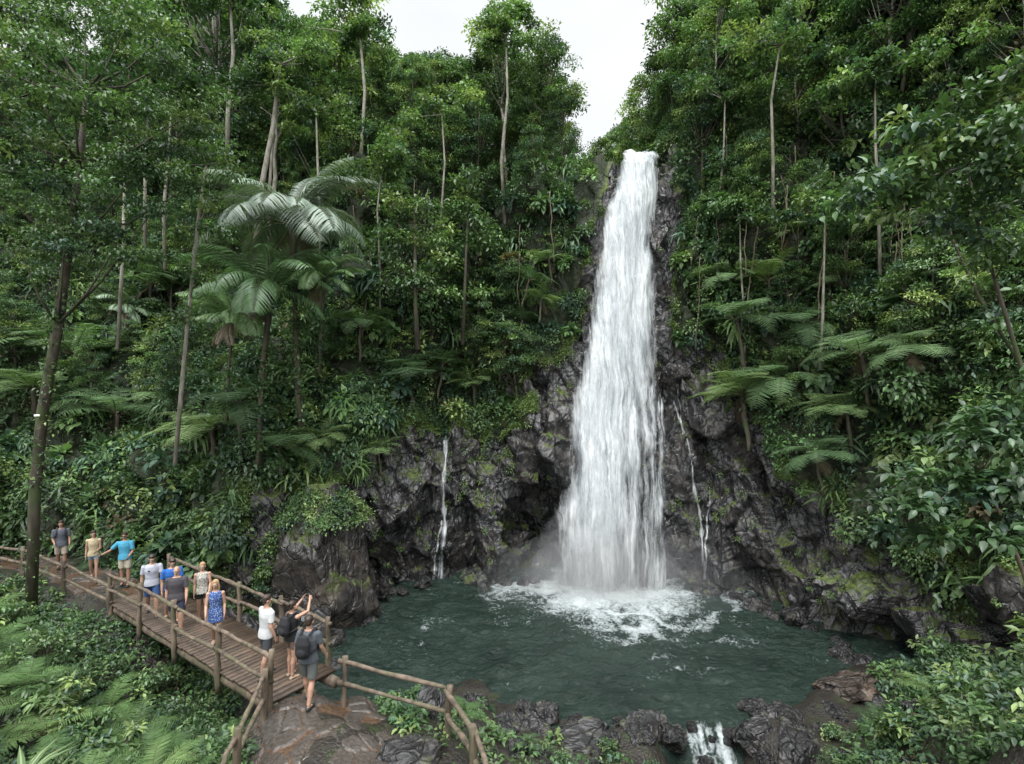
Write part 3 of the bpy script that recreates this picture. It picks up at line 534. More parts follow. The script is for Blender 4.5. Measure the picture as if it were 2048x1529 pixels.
for (x,y,k,s) in ((-5.5,8.9,0,.45),(-5.9,8.1,1,.5),(-6.6,7.8,0,.5),(-8.6,9.4,0,.7),(-13.4,12.4,1,.9),(-12.2,13.4,2,.9),(-10.6,13.2,2,.8),(-14.6,14.6,0,1.0),(-16.5,14.6,1,1.0),(-8.2,10.6,1,.8),(-9.6,11.5,1,.8),(-10.8,11.9,1,.9),(-12.8,11.6,0,1.0),(-11,9.4,1,.9),(-7.2,8.9,1,.6),(-.6,11.8,0,.45),(-1.3,11.0,1,.4),(2.2,11.9,0,.4),(.7,11.6,1,.38),(1.1,10.8,0,.4),(3.2,11.6,2,.35),(-7.2,11.8,0,.7),(-6.2,11.5,2,.6),(-8.0,12.4,2,.8),(-9.2,13.2,0,.8),
 (7.2,11.4,0,.5),(8.2,10.7,1,.7),(9.2,10.4,0,.9),(9.9,11.4,0,1),(8.8,9.6,1,.9),(8.1,8.6,0,.9),(9.3,8.8,2,1.1),(10.4,10.4,0,1.2),(10.9,11.6,1,1.2),(11.6,12.4,0,1.2),(12.3,13.4,2,1.2),(7.6,9.4,1,.7),(12.2,11.4,0,1.3),(11.2,9.6,1,1.3),(8.5,7.9,0,.9),(9.0,12.6,1,.6),(7.0,8.2,0,.7),(12.6,14.8,0,1.1),(7.9,12.6,0,.4),(10.2,9.2,1,1.2),(-2.0,11.9,0,.35),(-1.0,12.5,1,.4),(-3.9,12.1,0,.4),(-3.0,11.8,2,.35)):
    gput(x,y,SV[k],'shrub',SL[k],'shrub',s,'shrubs on the banks')
for i in range(44):
    u=R.choice([R.uniform(1430,2040),R.uniform(1430,2040),R.uniform(0,720)]); v=R.uniform(550,1080)
    p,nn=hit(u,v)
    if p is None or p.y<10 or (u<700 and v>950) or (u<1700 and v>850): continue
    k=R.randrange(3); thing('shrub',SL[k],'shrub',SV[k],p,(0,0,R.random()*6.28),R.uniform(.8,1.5),'shrubs on the banks')
cm=MB(); n=16; az=np.linspace(0,6.28,n,endpoint=False); D=np.stack([np.cos(az),np.sin(az),.5+.8*rng.random(n)],1)
scatter(cm,LN,np.zeros((n,3)),D,np.tile((0,0,1.),(n,1)),.75,.13,np.tile((.07,.13,.04),(n,1)))
scatter(cm,LN,np.zeros((n,3))+(0,0,.006),D,np.tile((0,0,1.),(n,1)),.76,.035,np.tile((.2,.26,.12),(n,1)))
sp=cm.mesh('leaves',M_fern)
for x,y in((-7.1,7.7),(-7.75,8.1)): thing('strap_leaf_plant','low plant with striped strap shaped leaves','plant',[('leaves',sp)],(x,y,float(th(x,y)[0])+.35),(0,0,R.random()*6),.9,'strap leaf plants')
for i in range(80):
    u=R.choice([R.uniform(430,1130),R.uniform(1380,2000)]); v=R.uniform(120,520); p,nn=hit(u,v)
    if p is None or p.y>45: continue
    d=(Vector((0,0,CZ))-p).normalized(); q=p+d*R.uniform(1.4,3.0); Lh=R.uniform(2.5,6); tm=MB()
    tube(tm,wob((0,0,0),(R.gauss(0,.3),R.gauss(0,.3),-Lh),12,.07,np.random.default_rng(i)),R.uniform(.012,.03),n=5)
    o=obj('hanging_liana',tm.mesh('liana',M_wood,True),label='thin brown liana hanging from the canopy',cat='liana',group='lianas on the slope'); o.location=q
# ---------------------------------------------------------------- boulders
def make_boulder(seed,sub=5,mt=None,np_=22,lo=.5):
    import bmesh
    rs=np.random.default_rng(seed); bm=bmesh.new(); bmesh.ops.create_icosphere(bm,subdivisions=sub,radius=1)
    me=bpy.data.meshes.new('boulder'); bm.to_mesh(me); bm.free()
    v=np.zeros(len(me.vertices)*3); me.vertices.foreach_get('co',v); v=v.reshape(-1,3)
    for i in range(np_):
        n=nrm(rs.normal(size=3)); d=rs.uniform(lo,.85); v=v-np.maximum(0,v@n-d)[:,None]*n
    v=v*(1+.07*(fbm(v*2.2+seed,4,seed)-.5)[:,None]*2)+nrm(v)*(cellfacet(v*2.0+seed,seed,2.2)*.09)[:,None]
    me.vertices.foreach_set('co',v.ravel()); me.polygons.foreach_set('use_smooth',np.ones(len(me.polygons),bool)); me.materials.append(mt or M_rock); me.update(); return me
BO=[make_boulder(s) for s in(61,62,63,64,65,66)]+[make_boulder(67,6,M_rockm,18,.6),make_boulder(68,5,M_slab,14,.55)]
def boulder(x,y,z,s,k=None,rz=None,label='wet dark basalt boulder at the pool edge'):
    o=obj('boulder',BO[R.randrange(6) if k is None else k],label=label,cat='boulder',group='boulders around the pool'); o.location=(x,y,z); o.scale=s if hasattr(s,'__len__') else (s,s*R.uniform(.8,1.2),s*R.uniform(.55,.8)); o.rotation_euler=(R.gauss(0,.2),R.gauss(0,.2),R.random()*6.28) if rz is None else (0,0,rz)
for a in ((9.9,15,.25,(1.25,.75,.45),7,.1,'large flat brown slab boulder beside the pool'),(-2.0,12.5,.9,(.85,.7,.9),0,1,'mossy upright boulder beside the log fence'),(-1.9,9.3,2.1,(1.1,.8,.55),3,.7,'smooth wet grey boulder beside the path'),(-.9,8.9,1.7,(.9,.8,.6),1,.2,'smooth wet grey boulder beside the path'),
 (1.6,12.4,.2,(1.3,.8,.6),4,.3,'broad wet boulder between pool and stream'),(3.2,12.9,.1,(.9,.6,.5),5,1.2),(-1.0,14.2,.1,(.6,.5,.45),2,2),(-.2,13,.3,(.7,.6,.5),1,1),(6.4,13.1,.1,(.75,.6,.5),0,0),(7.2,13.6,.2,(.8,.6,.45),3,2),(6.9,12.3,.3,(.9,.7,.6),4,1),(4.15,13.3,-.1,(.5,.5,.4),2,1),(5.0,13.25,-.7,(.3,.25,.3),1,1),(4.8,13.75,-.1,(.26,.2,.2),3,1),(5.75,13.5,-.25,(.3,.25,.28),5,1),(5.3,13.55,-.35,(.18,.15,.18),2,1),
 (-7.4,20.2,.9,(2.6,2.3,4.6),6,.4,'huge mossy rounded rock bluff beside the footbridge'),(-9.2,17.4,.6,(.9,.8,.8),0,.2),(-10.1,17.2,1.2,(.8,.6,.6),1,1),(-6.6,18.3,.0,(.9,.8,.6),2,.5),(-5.7,16.6,.0,(.5,.4,.3),3,.5),(-8.2,16.6,.4,(.6,.5,.4),4,.5),(-7.2,18.0,.5,(1.1,.9,1.0),5,.5),
 (6.2,23.5,.2,(.5,.4,.8),2,0,'dark boulder wrapped in falling water'),(8.0,25.0,9.9,(.75,.7,.85),1,0,'dark rounded boulder jutting beside the waterfall')): boulder(*a)
mb=MB(); q=nrm(rng.normal(size=(420,3))); q[:,2]=np.abs(q[:,2])*.9+.1; q=nrm(q); q=q[(q[:,1]<.4)&((q[:,2]>.72)|(q[:,0]<-.75))][:120]; C=np.array((-7.4,20.2,.9))+q*np.array((2.3,2.0,4.0))
leafcloud(mb,C,.25+.28*rng.random(len(C)),90,.11,pal(len(C),(1,4,4,2,1,1,0)),.9,LS,.55); obj('creeping_moss',mb.mesh('bluffcover',M_under),kind='stuff',label='bright leafy creepers draped over the rock bluff',cat='creeper')
for i in range(66):
    if i<30: pl=[(1,13.9),(-1.2,13.6),(2.8,13.4),(3.6,13.8),(6.8,14.0),(7.4,14.0),(8.8,14.0),(10.5,14.2),(11.6,15.6)]
    else: pl=[(11.6,16),(11.5,18.2),(10.8,20),(9.6,22.4),(8.6,23.4)] if i<50 else [(-6.0,19.8),(-6.2,22),(-4,23.4),(-1.5,24.2),(.5,23.9)]
    k=R.randrange(len(pl)-1); f=R.random(); x=pl[k][0]*(1-f)+pl[k+1][0]*f+R.gauss(0,.25); y=pl[k][1]*(1-f)+pl[k+1][1]*f+R.gauss(0,.2)
    if 4.3<x<6.1 and y<16: continue
    boulder(x,y,R.uniform(-.1,.15),R.uniform(.2,.62))
for i in range(60): 
    x=R.uniform(-2.3,11); y=R.uniform(9.6,14.4); 
    if 4.2<x<6.0: continue
    boulder(x,y,float(th(x,y)[0])+.02,R.uniform(.12,.42))
# ---------------------------------------------------------------- water
nx,ny=660,430; gx=np.linspace(-15,14,nx); gy=np.linspace(7,27.6,ny); X,Y=np.meshgrid(gx,gy,indexing='ij'); x=X.ravel();y=Y.ravel()
p3=np.stack([x,y,0*x],1); r=np.hypot((x-4.4)*.9,(y-23.3)*1.0); wn=fbm(p3*.8,3,90)
z=.04*np.exp(-r/9)*np.sin(r*4.2+wn*12)+(fbm(p3*np.array((2.0,3.2,1)),5,91)-.5)*.30+np.exp(-(r/1.9)**2)*.3*(fbm(p3*1.8,3,92))
sw_n=fbm(np.stack([r*1.1+wn*5,np.arctan2(y-24.2,x-4.5)*2.0,0*x],1),4,93)
fo=np.exp(-(np.maximum(r-1.9,0)/1.8)**1.2)*1.0*(.4+1.0*fbm(p3*1.3,3,97))+np.exp(-r/7)*np.clip(sw_n-.36,0,1)*2.2
xo=5.2+.15*np.sin(y*3); inn=np.clip((13.95-y)/.35,0,1); fo=np.maximum(fo,np.exp(-((x-xo)/.7)**4)*inn*np.clip(fbm(np.stack([x*7,y*1.8,0*x],1),4,94)*2.4-.65,0,.95))
z+=-np.clip((13.85-y)/1.0,0,1)*.95*np.exp(-((x-5.2)/1.3)**4)+inn*.12*(fbm(np.stack([x*4,y*4,0*x],1),3,98)-.5)*(np.abs(x-5.2)<1.5)
fo+=.2*np.exp(-((x+4.5)**2+(y-17.8)**2)/9)*fbm(p3*3,3,95)
mb=MB(); mb.add(np.stack([x,y,z],1),gridT(nx,ny)); obj('pool_water',mb.mesh('pool_water',M_water,True,{'foam':np.clip(fo,0,1)}),kind='structure')
# ---------------------------------------------------------------- waterfall
ROW=[(300,1248,1318,28.6),(313,1243,1320,27.6),(330,1238,1318,26.9),(400,1214,1314,26.4),(520,1192,1310,25.9),(650,1168,1316,25.4),(760,1152,1322,25.0),(880,1134,1330,24.6),(1000,1116,1333,24.2),(1100,1108,1333,23.9),(1190,1102,1333,23.7)]
def sheet(name,off,mt,lfrac=(0,1),rows=ROW,dm=.62,seed=0,n=110,m=260,edge=.12,parent=None,densf=None,ed_amt=.4):
    rr=np.array(rows,float); t=np.linspace(0,len(rows)-1,m); v,ul,ur,d=[np.interp(t,np.arange(len(rows)),rr[:,i]) for i in range(4)]
    d=sm(d,15)
    s=np.linspace(0,1,n); a=lfrac[0]+(lfrac[1]-lfrac[0])*s
    U=ul[:,None]+(ur-ul)[:,None]*a[None]; ft=np.clip(np.arange(m)/45,0,1); D=d[:,None]-(off*(.1+.9*ft))[:,None]+0*s[None]
    x=(U-1024)/1024*D; z=CZ-(v[:,None]-790)/1024*D
    lip=(1-np.clip(np.arange(m)/22,0,1)); z=z+lip[:,None]*(fbm(np.stack([s*5,0*s,0*s],1),3,seed+9)-.62)[None]*.5
    P=np.stack([x,D,z],2); q=P.reshape(-1,3)
    f=(fbm(q*np.array((2.0,1,.35))+seed,4,100+seed)-.5)*.6+(fbm(q*np.array((5,1,1.0))+seed,3,110+seed)-.5)*.2
    bul=-np.sin(np.pi*s)*.4; q=q.copy(); q[:,1]+=-(f.reshape(m,n)*ft[:,None]).ravel()+(bul[None]*ft[:,None]).ravel()
    q[:,0]+=(np.sin(q[:,2]*1.3+seed)*.05)
    en=fbm(np.stack([q[:,0]*.6,0*q[:,0],q[:,2]*.7],1)+seed*3,4,120+seed).reshape(m,n)
    S2=np.minimum(s,1-s)[None]/(edge*(.35+1.5*en)); ed=np.clip(S2,0,1)**.8; dens=dm-(1-ed)*ed_amt
    if densf is not None: dens=dens+densf(t/(len(rows)-1),s)
    fv=np.repeat(np.r_[0,np.cumsum(np.hypot(np.diff(d),np.diff(z[:,0])))][:,None],n,1)
    mb=MB(); mb.add(q,gridT(m,n)); me=mb.mesh(name,mt,True,{'dens':dens.ravel(),'fu':q[:,0],'fv':fv.ravel()})
    return obj(name,me,parent,kind=None if parent else 'structure')
wf=obj('waterfall',None,kind='structure',label='tall white waterfall plunging over a dark cliff into a pool',cat='waterfall')
F1=fallmat('falling_water',3.0,.24,.36,.62,0.0);F2=fallmat('falling_water_strands',5.0,.16,.42,.64,7.0);F3=fallmat('falling_water_spray',1.8,.40,.38,.90,13.0)
def dA(t,s): return -np.clip((t-.52)/.2,0,1)[:,None]*np.clip((s-.5)/.16,0,1)[None]*.24
def dB(t,s): return -np.clip((t-.55)/.2,0,1)[:,None]*np.clip((s-.5)/.15,0,1)[None]*.06
sheet('water_sheet',0,F1,(-.02,1.02),dm=.65,seed=1,parent=wf,densf=dA,edge=.2); sheet('water_sheet',.3,F2,(.0,1.0),dm=.52,seed=2,parent=wf,densf=dB,edge=.22); sheet('water_sheet',.55,F3,(-.10,.92),dm=.45,seed=3,parent=wf,edge=.4,ed_amt=.3)
fade=lambda t,s:-.6*np.clip(1-t/.3,0,1)[:,None]*np.ones(len(s))[None]
for a,b,c,dd,v0 in ((1240,1292,1262,.5,800),(1276,1322,1290,.65,760),(1300,1338,1312,.45,800)):
    rows=[(v0-60,c,c+24,24.9),(v0,a+6,b-6,24.5),(v0+80,a,b,24.15),(1000,a-8,b+2,23.9),(1185,a-14,b+6,23.6)]
    sheet('cascade_strand',dd,F2,rows=rows,dm=.54,seed=int(a)%50,n=40,m=140,parent=wf,edge=.45,densf=fade,ed_amt=.3)
def spraymat():
    m,nt,o=mat('water_drops'); p=nd(nt,'BsdfPrincipled',Base_Color=(.7,.73,.75,1),Roughness=.5); t=nd(nt,'BsdfTranslucent',Color=(.7,.73,.75,1))
    nt.links.new(nd(nt,'MixShader',i0=.4,i1=p.outputs[0],i2=t.outputs[0]).outputs[0],o.inputs[0]); return m
M_sp=spraymat(); mb=MB()
n=3000; a=rng.random(n)*6.28; ra=np.abs(rng.normal(size=n)); P=np.stack([4.4+np.cos(a)*ra*1.5,23.2-np.abs(np.sin(a))*ra*.7,np.abs(rng.normal(size=n))*.45*np.exp(-ra*.5)],1)
D=rng.normal(size=(n,3)); scatter(mb,LS,P,D,rng.normal(size=(n,3)),.03+.03*rng.random(n),.012+.018*rng.random(n),(1,1,1))
obj('spray_drops',mb.mesh('spray',M_sp),wf)
def trickle(us,vs,wpx,seed):
    mb=MB();P=[]
    for t in np.linspace(0,1,110):
        v=vs[0]+(vs[1]-vs[0])*t; u=np.interp(t,np.linspace(0,1,len(us)),us)+1.5*math.sin(t*19+seed)
        h,_=hit(u,v)
        if h is None: continue
        d=(Vector((0,0,CZ))-h).normalized(); P.append(tuple(h+d*.14))
    P=np.array(P); P=np.stack([sm(P[:,j],5) for j in range(3)],1); n=len(P); w=wpx*(.4+1.2*vnoise(np.stack([np.arange(n)*.2,0*P[:,0],0*P[:,0]],1),seed))*np.linspace(.7,1.4,n)
    V=[];fu=[];fv=[];de=[]
    for j in range(9):
        q=P.copy(); q[:,0]+=w*(j/8-.5); q[:,1]-=.04*math.sin(j/8*math.pi); V.append(q); fu.append(q[:,0]*2); fv.append(P[:,2]*1.5); de.append(np.full(n,.56-.3*abs(j-4)/4))
    V=np.stack(V,1).reshape(-1,3); mb.add(V,gridT(n,9)); me=mb.mesh('trickle',F2,True,{'fu':np.stack(fu,1).ravel(),'fv':np.stack(fv,1).ravel(),'dens':np.stack(de,1).ravel()})
    obj('side_trickle',me,kind='structure')
trickle([890,893,888,889,886,880],(800,1170),.34,1); trickle([1345,1372,1385,1396,1406,1408],(800,1160),.3,2); trickle([1352,1358,1366],(740,870),.16,3); trickle([1420,1412,1409],(980,1160),.2,5); trickle([884,872,866],(1040,1170),.26,6)
def mist():
    for i,(loc,sc,de) in enumerate((((4.2,23.1,.4),(2.4,1.6,1.5),.16),((4.2,23.1,.5),(3.6,2.2,2.2),.09),((3.6,23.0,.8),(2.8,1.8,3.6),.05),((4.4,22.7,.3),(6.0,2.9,2.8),.035))):
        m,nt,o=mat('mist_volume'); v=nd(nt,'VolumeScatter',Color=(.96,.98,1,1),Density=de); nt.links.new(v.outputs[0],o.inputs['Volume'])
        mb=MB(); sph(mb,(0,0,0),1,n=32,m=18); q=mb.V[0]; mb.V[0]=q*(1+.25*(fbm(q*1.5,2,i)-.5)[:,None]); e=obj('mist',mb.mesh('mist',m,True),kind='structure'); e.location=loc; e.scale=sc
mist()
# ---------------------------------------------------------------- path
def path(pl,w,name):
    pl=np.array(pl,float); L=np.r_[0,np.cumsum(np.linalg.norm(np.diff(pl,axis=0),axis=1))]; n=int(L[-1]/.03); t=np.linspace(0,L[-1],n)
    c=np.stack([sm(np.interp(t,L,pl[:,j]),41) for j in(0,1)],1); T=nrm(np.gradient(c,axis=0)); S=np.stack([-T[:,1],T[:,0]],1); m=int(w/.03); s=np.linspace(-w/2,w/2,m)
    P=c[:,None]+S[:,None]*s[None,:,None]*(1+.25*(vnoise(np.stack([t*1.1,0*t,0*t],1),4)-.5))[:,None,None]; x,y=P[...,0].ravel(),P[...,1].ravel()
    q=np.stack([x*2.4,y*1.9,0*x],1); q=q+(fbm(q*.9,3,5)[:,None]-.5)*np.array((1.3,-1.1,0))
    i=np.floor(q).astype(int); b1=np.full(len(x),9.);b2=np.full(len(x),9.); hh=np.zeros(len(x)); tl=np.zeros(len(x))
    for a in(-1,0,1):
        for b in(-1,0,1):
            cx_,cy_=i[:,0]+a,i[:,1]+b; ex=q[:,0]-cx_-_h(cx_,cy_,0*cx_,1);ey=q[:,1]-cy_-_h(cx_,cy_,0*cx_,2); dd=np.hypot(ex,ey); k=_h(cx_,cy_,0*cx_,3); g=ex*(_h(cx_,cy_,0*cx_,4)-.5)+ey*(_h(cx_,cy_,0*cx_,5)-.5)
            nb=dd<b1; b2=np.where(nb,b1,np.minimum(b2,dd)); hh=np.where(nb,k,hh); tl=np.where(nb,g,tl); b1=np.where(nb,dd,b1)
    slab=np.clip((b2-b1-.05)/.05,0,1)*(hh>.4); ed=np.tile(1-np.clip((np.abs(s)/(w/2)-.8)/.2,0,1),n)
    z=th(x,y,False)+.03+slab*(.015+.035*hh+tl*.06)+(fbm(np.stack([x*3,y*3,0*x],1),3,8)-.5)*.04-(1-ed)*.12
    mb=MB(); mb.add(np.stack([x,y,z],1),gridT(n,m)); obj(name,mb.mesh(name,M_path,True,{'slab':slab}),kind='structure')
path([(-1.2,4.6)]+PTH+[(-4.7,11.4)],2.9,'stone_path'); path([(-11.2,15.6)]+PTH2,1.7,'stone_path')
# ---------------------------------------------------------------- footbridge and fences
bx=np.array((-.82,.572));bx/=np.linalg.norm(bx); by=np.array((.572,.82)); by/=np.linalg.norm(by); B0=np.array((-4.46,11.15)); BZ=2.5; BL=8.9
def BP(a,c,z): q=B0+bx*a+by*c; return Vector((q[0],q[1],z))
fb=obj('footbridge',None,label='weathered wooden plank footbridge with log railings over a ravine',cat='footbridge'); fb.location=BP(0,0,BZ)
O=np.array(BP(0,0,BZ)); Mb=np.array([[bx[0],by[0],0],[bx[1],by[1],0],[0,0,1]])
mb=MB(); a=0
while a<BL:
    w=R.uniform(.15,.18); g=R.uniform(.7,1.3); box(mb,np.array(BP(a+w/2,-.06,BZ-.025+R.uniform(-.006,.004)))-O,(w-.018,1.56+R.uniform(-.03,.05),.05),Mb,(.095*g,.066*g,.048*g)); a+=w
obj('deck',mb.mesh('deck',M_plank),fb)
for c in(-.72,0,.6):
    mb=MB(); tube(mb,[np.array(BP(a,c,BZ-.18))-O for a in np.linspace(-.2,BL+.3,14)],.12,n=10,rough=.3); obj('beam',mb.mesh('beam',M_wood,True),fb)
def log(p,q,r,rough=.3): mb=MB(); tube(mb,wob(p,q,9,.018,rng),r*np.linspace(1.1,.9,9)*(1+.1*rng.normal(size=9)),n=9,rough=rough); return mb.mesh('log',M_wood,True)
def railing(par,O,pts,h,r=.046,lab=None):
    e=obj('railing',None,par) if par else obj('log_fence',None,label=lab,cat='fence',group='log fences along the path')
    if not par: e.location=pts[0]; O=np.array(pts[0])
    P=[np.array(p)-O for p in pts]
    for p in P:
        q=p.copy(); q[:2]+=rng.normal(size=2)*.04; obj('post',log(p-np.array((0,0,.45)),q+np.array((0,0,h+.1)),r*1.4),e)
    for p,q in zip(P[:-1],P[1:]):
        d=nrm(q-p)*.12
        for k in(.5,.97): obj('rail',log(p-d+np.array((0,0,h*k)),q+d+np.array((0,0,h*k+rng.normal()*.03)),r),e)
railing(fb,O,[BP(a,-.88,BZ) for a in(0,2.1,4.3,6.5,8.7)],1.0)
railing(fb,O,[BP(a,.76,BZ) for a in(.35,2.3,4.4,6.6,8.8)],1.0)
def gp(x,y): return Vector((x,y,float(th(x,y,False)[0])))
railing(None,None,[gp(-3.62,11.0),gp(-1.32,10.2),gp(-.62,8.5),gp(-.3,7.2)],1.0,lab='rustic log fence between the muddy path and the pool')
railing(None,None,[gp(-4.95,10.2),gp(-4.55,8.4),gp(-4.1,6.9)],1.0,lab='rustic log fence along the near path edge')
railing(None,None,[gp(-12.1,15.4),gp(-14.6,16.7),gp(-17,17.8),gp(-20,19)],.95,lab='rustic log fence along the far path')
# ---------------------------------------------------------------- people
def cm_(name,col,rough=.8,pattern=None):
    m,nt,o=mat(name); tc=nd(nt,'TexCoord').outputs['Object']
    n=nd(nt,'TexNoise',Vector=tc,Scale=9.0,Detail=4.0).outputs[0]
    c=mixc(nt,.35,(*col,),ramp(nt,n,[(.3,tuple(x*.55 for x in col)),(.7,tuple(min(1,x*1.25) for x in col))]))
    if pattern:
        v=nd(nt,'TexVoronoi',Vector=tc,Scale=pattern[1]).outputs['Distance']; c=mixc(nt,ramp(nt,v,[(.28,1),(.36,0)]),c,pattern[0])
    b=nd(nt,'Bump',Strength=.5,Distance=.02,Height=n).outputs[0]
    nt.links.new(nd(nt,'BsdfPrincipled',Base_Color=c,Roughness=rough,Normal=b).outputs[0],o.inputs[0]); return m
SK=cm_('skin',(.44,.26,.185),.5); SK2=cm_('skin_tanned',(.32,.175,.12),.5); SHOE=cm_('dark_shoe',(.03,.03,.032),.5); SAND=cm_('tan_sandal',(.35,.27,.2),.6)
HB=cm_('hair_dark_brown',(.035,.022,.015),.5);HL=cm_('hair_blonde',(.38,.25,.13),.5);HG=cm_('hair_grey',(.22,.19,.17),.5)
def remesh(mb,vox,mt,it=2):
    o=bpy.data.objects.new('tmp',mb.mesh('tmp')); COL.objects.link(o)
    a=o.modifiers.new('r','REMESH'); a.mode='VOXEL'; a.voxel_size=vox; a.use_smooth_shade=True
    if it: b=o.modifiers.new('s','SMOOTH'); b.factor=.5; b.iterations=it
    dg=bpy.context.evaluated_depsgraph_get(); me=bpy.data.meshes.new_from_object(o.evaluated_get(dg))
    bpy.data.objects.remove(o); me.materials.clear(); me.materials.append(mt)
    me.polygons.foreach_set('use_smooth',np.ones(len(me.polygons),bool)); return me
def person(label,x,y,z,dirv,H=1.75,fem=False,lean=.03,legs=((.25,.1),(-.2,.25)),arms=((.15,.1,.3,.05),(-.1,.1,.3,.05)),hair=HB,hs='short',skin=SK,shirt=None,sl=.6,bottom=None,bl=.72,shoe=SHOE,pack=None,head=(0,0),dress=False,glasses=False,phone=False,build=1.0,logo=False):
    S=H/1.75; sw_=.165 if fem else .19; b=build*(.92 if fem else 1.0)
    cl,sl_=math.cos(lean),math.sin(lean); pv=np.array((0,0,.92))
    def up(p): q=np.array(p,float)-pv; return pv+np.array((q[0],q[1]*cl+q[2]*sl_,-q[1]*sl_+q[2]*cl))
    hy,hp=head; Mz=np.array([[math.cos(hy),-math.sin(hy),0],[math.sin(hy),math.cos(hy),0],[0,0,1]]); Mx=np.array([[1,0,0],[0,math.cos(hp),-math.sin(hp)],[0,math.sin(hp),math.cos(hp)]]); MH=Mz@Mx
    hc=up((0,.01,1.60)); 
    def hd(p): return hc+MH@(np.array(p,float)-np.array((0,.01,1.60)))
    zs=[.84,.90,.97,1.06,1.18,1.31,1.40,1.45,1.49]
    rx=np.array([.13,.165,.165 if not fem else .17,.14 if not fem else .125,.15 if not fem else .135,.172 if not fem else .15,.165 if not fem else .145,.12,.06])*b
    ry=np.array([.09,.115,.115,.10,.105,.118 if not fem else .125,.10,.075,.055])*b
    T=[up((0,0,q)) if q>.92 else np.array((0,0,q)) for q in zs]
    J={}
    for i,s in enumerate((-1,1)):
        th_,kn=legs[i]; hip=np.array((s*.088*b,0,.90)); k=hip+.43*np.array((s*.03,math.sin(th_),-math.cos(th_))); a2=th_-kn; an=k+.42*np.array((0,math.sin(a2),-math.cos(a2)))
        J['h%d'%i],J['k%d'%i],J['a%d'%i]=hip,k,an
        fa,ab,el,ab2=arms[i]; sh=up((s*sw_,0,1.405)); d1=np.array((s*math.sin(ab),math.sin(fa)*math.cos(ab),-math.cos(fa)*math.cos(ab))); e=sh+.29*d1
        f2=fa+el; d2=np.array((s*math.sin(ab2),math.sin(f2)*math.cos(ab2),-math.cos(f2)*math.cos(ab2))); J['s%d'%i],J['e%d'%i],J['w%d'%i],J['d%d'%i]=sh,e,e+.25*d2,d2
    lo=min(J['a0'][2],J['a1'][2])-.075
    B=MB(); tube(B,T,rx,ry,n=18)
    tube(B,[up((0,0,1.42)),up((0,.0,1.50)),hd((0,.0,1.58))],[.06*b,.053*b,.055*b],n=12)
    sph(B,hd((0,0,1.655)),(.073,.09,.098),MH,n=16,m=12); sph(B,hd((0,.025,1.59)),(.054,.062,.062),MH); sph(B,hd((0,.098,1.615)),(.013,.02,.017),MH); sph(B,hd((0,.088,1.66)),(.045,.012,.012),MH)
    for s in(-1,1): sph(B,hd((s*.076,0,1.625)),(.012,.02,.03),MH)
    for i,s in enumerate((-1,1)):
        h,k,a=J['h%d'%i],J['k%d'%i],J['a%d'%i]; m=(k*.7+a*.3)+np.array((0,-.012,0))
        tube(B,[h+np.array((0,0,.03)),h*.6+k*.4,k,m,a*.8+k*.2,a],np.array([.09,.08,.055,.06,.042,.038])*b,n=12); sph(B,h,.092*b); sph(B,k,.055*b)
        f=a+np.array((0,0,-.045)); tube(B,[f+np.array((0,-.06,0)),f+np.array((0,.02,.01)),f+np.array((s*.01,.12,-.012)),f+np.array((s*.012,.175,-.018))],[.028,.036,.042,.024],[.03,.035,.022,.014],n=10)
        sh,e,w,d=[J[c+str(i)] for c in 'sewd']
        sph(B,sh,.058*b); tube(B,[sh,sh*.5+e*.5,e,e*.7+w*.3,w],np.array([.052,.047,.039,.040,.026])*b,n=10); sph(B,e,.038*b)
        pn=nrm(np.cross(d,np.array((0,1,.2)))+1e-4); sd=nrm(np.cross(d,pn)); 
        if sd[1]<0: sd=-sd
        inn=nrm(np.cross(sd,d)); 
        if inn[0]*s>0: inn=-inn
        pe=w+d*.085; tube(B,[w,w+d*.04,pe],[.026,.038,.040],[.018,.016,.013],xref=sd,n=10)
        for q,(o,l) in enumerate(((.031,.07),(.0105,.08),(-.0105,.075),(-.031,.06))):
            p0=pe+sd*o-d*.01; p1=p0+d*l*.45+sd*o*.12; p2=p1+nrm(d+inn*.6)*l*.33; p3=p2+nrm(d*.6+inn)*l*.25; tube(B,[p0,p1,p2,p3],[.0092,.0088,.008,.007],n=6)
        p0=w+d*.03+sd*.028; p1=p0+nrm(d+sd*1.0)*.035; p2=p1+nrm(d+inn*.5+sd*.2)*.032; tube(B,[p0,p1,p2],[.013,.011,.008],n=6)
    e=obj('person',None,label=label,cat='person'); e.location=(x,y,z-lo*S); e.scale=(S,)*3; e.rotation_euler=(0,0,math.atan2(-dirv[0],dirv[1]))
    obj('body',remesh(B,.0078,skin,2),e)
    C=MB()
    if shirt:
        off=.014
        tube(C,[np.array((0,0,.855)),np.array((0,0,.91)),up((0,0,.98))]+T[3:-1]+[up((0,0,1.468))],np.r_[.197*b,.197*b,.185*b,rx[3:-1]+.022,.085+off],np.r_[.150*b,.148*b,.138*b,ry[3:-1]+.02,.062+off],n=22)
        for i in(0,1):
            sh,el=J['s%d'%i],J['e%d'%i]
            if sl>0: sph(C,sh-np.array((0,0,.004)),.064*b); tube(C,[sh,sh+(el-sh)*sl],[.063*b,.064*b],n=12)
        if dress:
            tube(C,[up((0,0,1.06)),np.array((0,0,.95)),np.array((0,0,.84)),np.array((0,.0,.70))],[.14*b,.185*b,.195*b,.215*b],[.115*b,.14*b,.15*b,.17*b],n=20)
        obj('dress' if dress else 'shirt',remesh(C,.011,shirt,2),e)
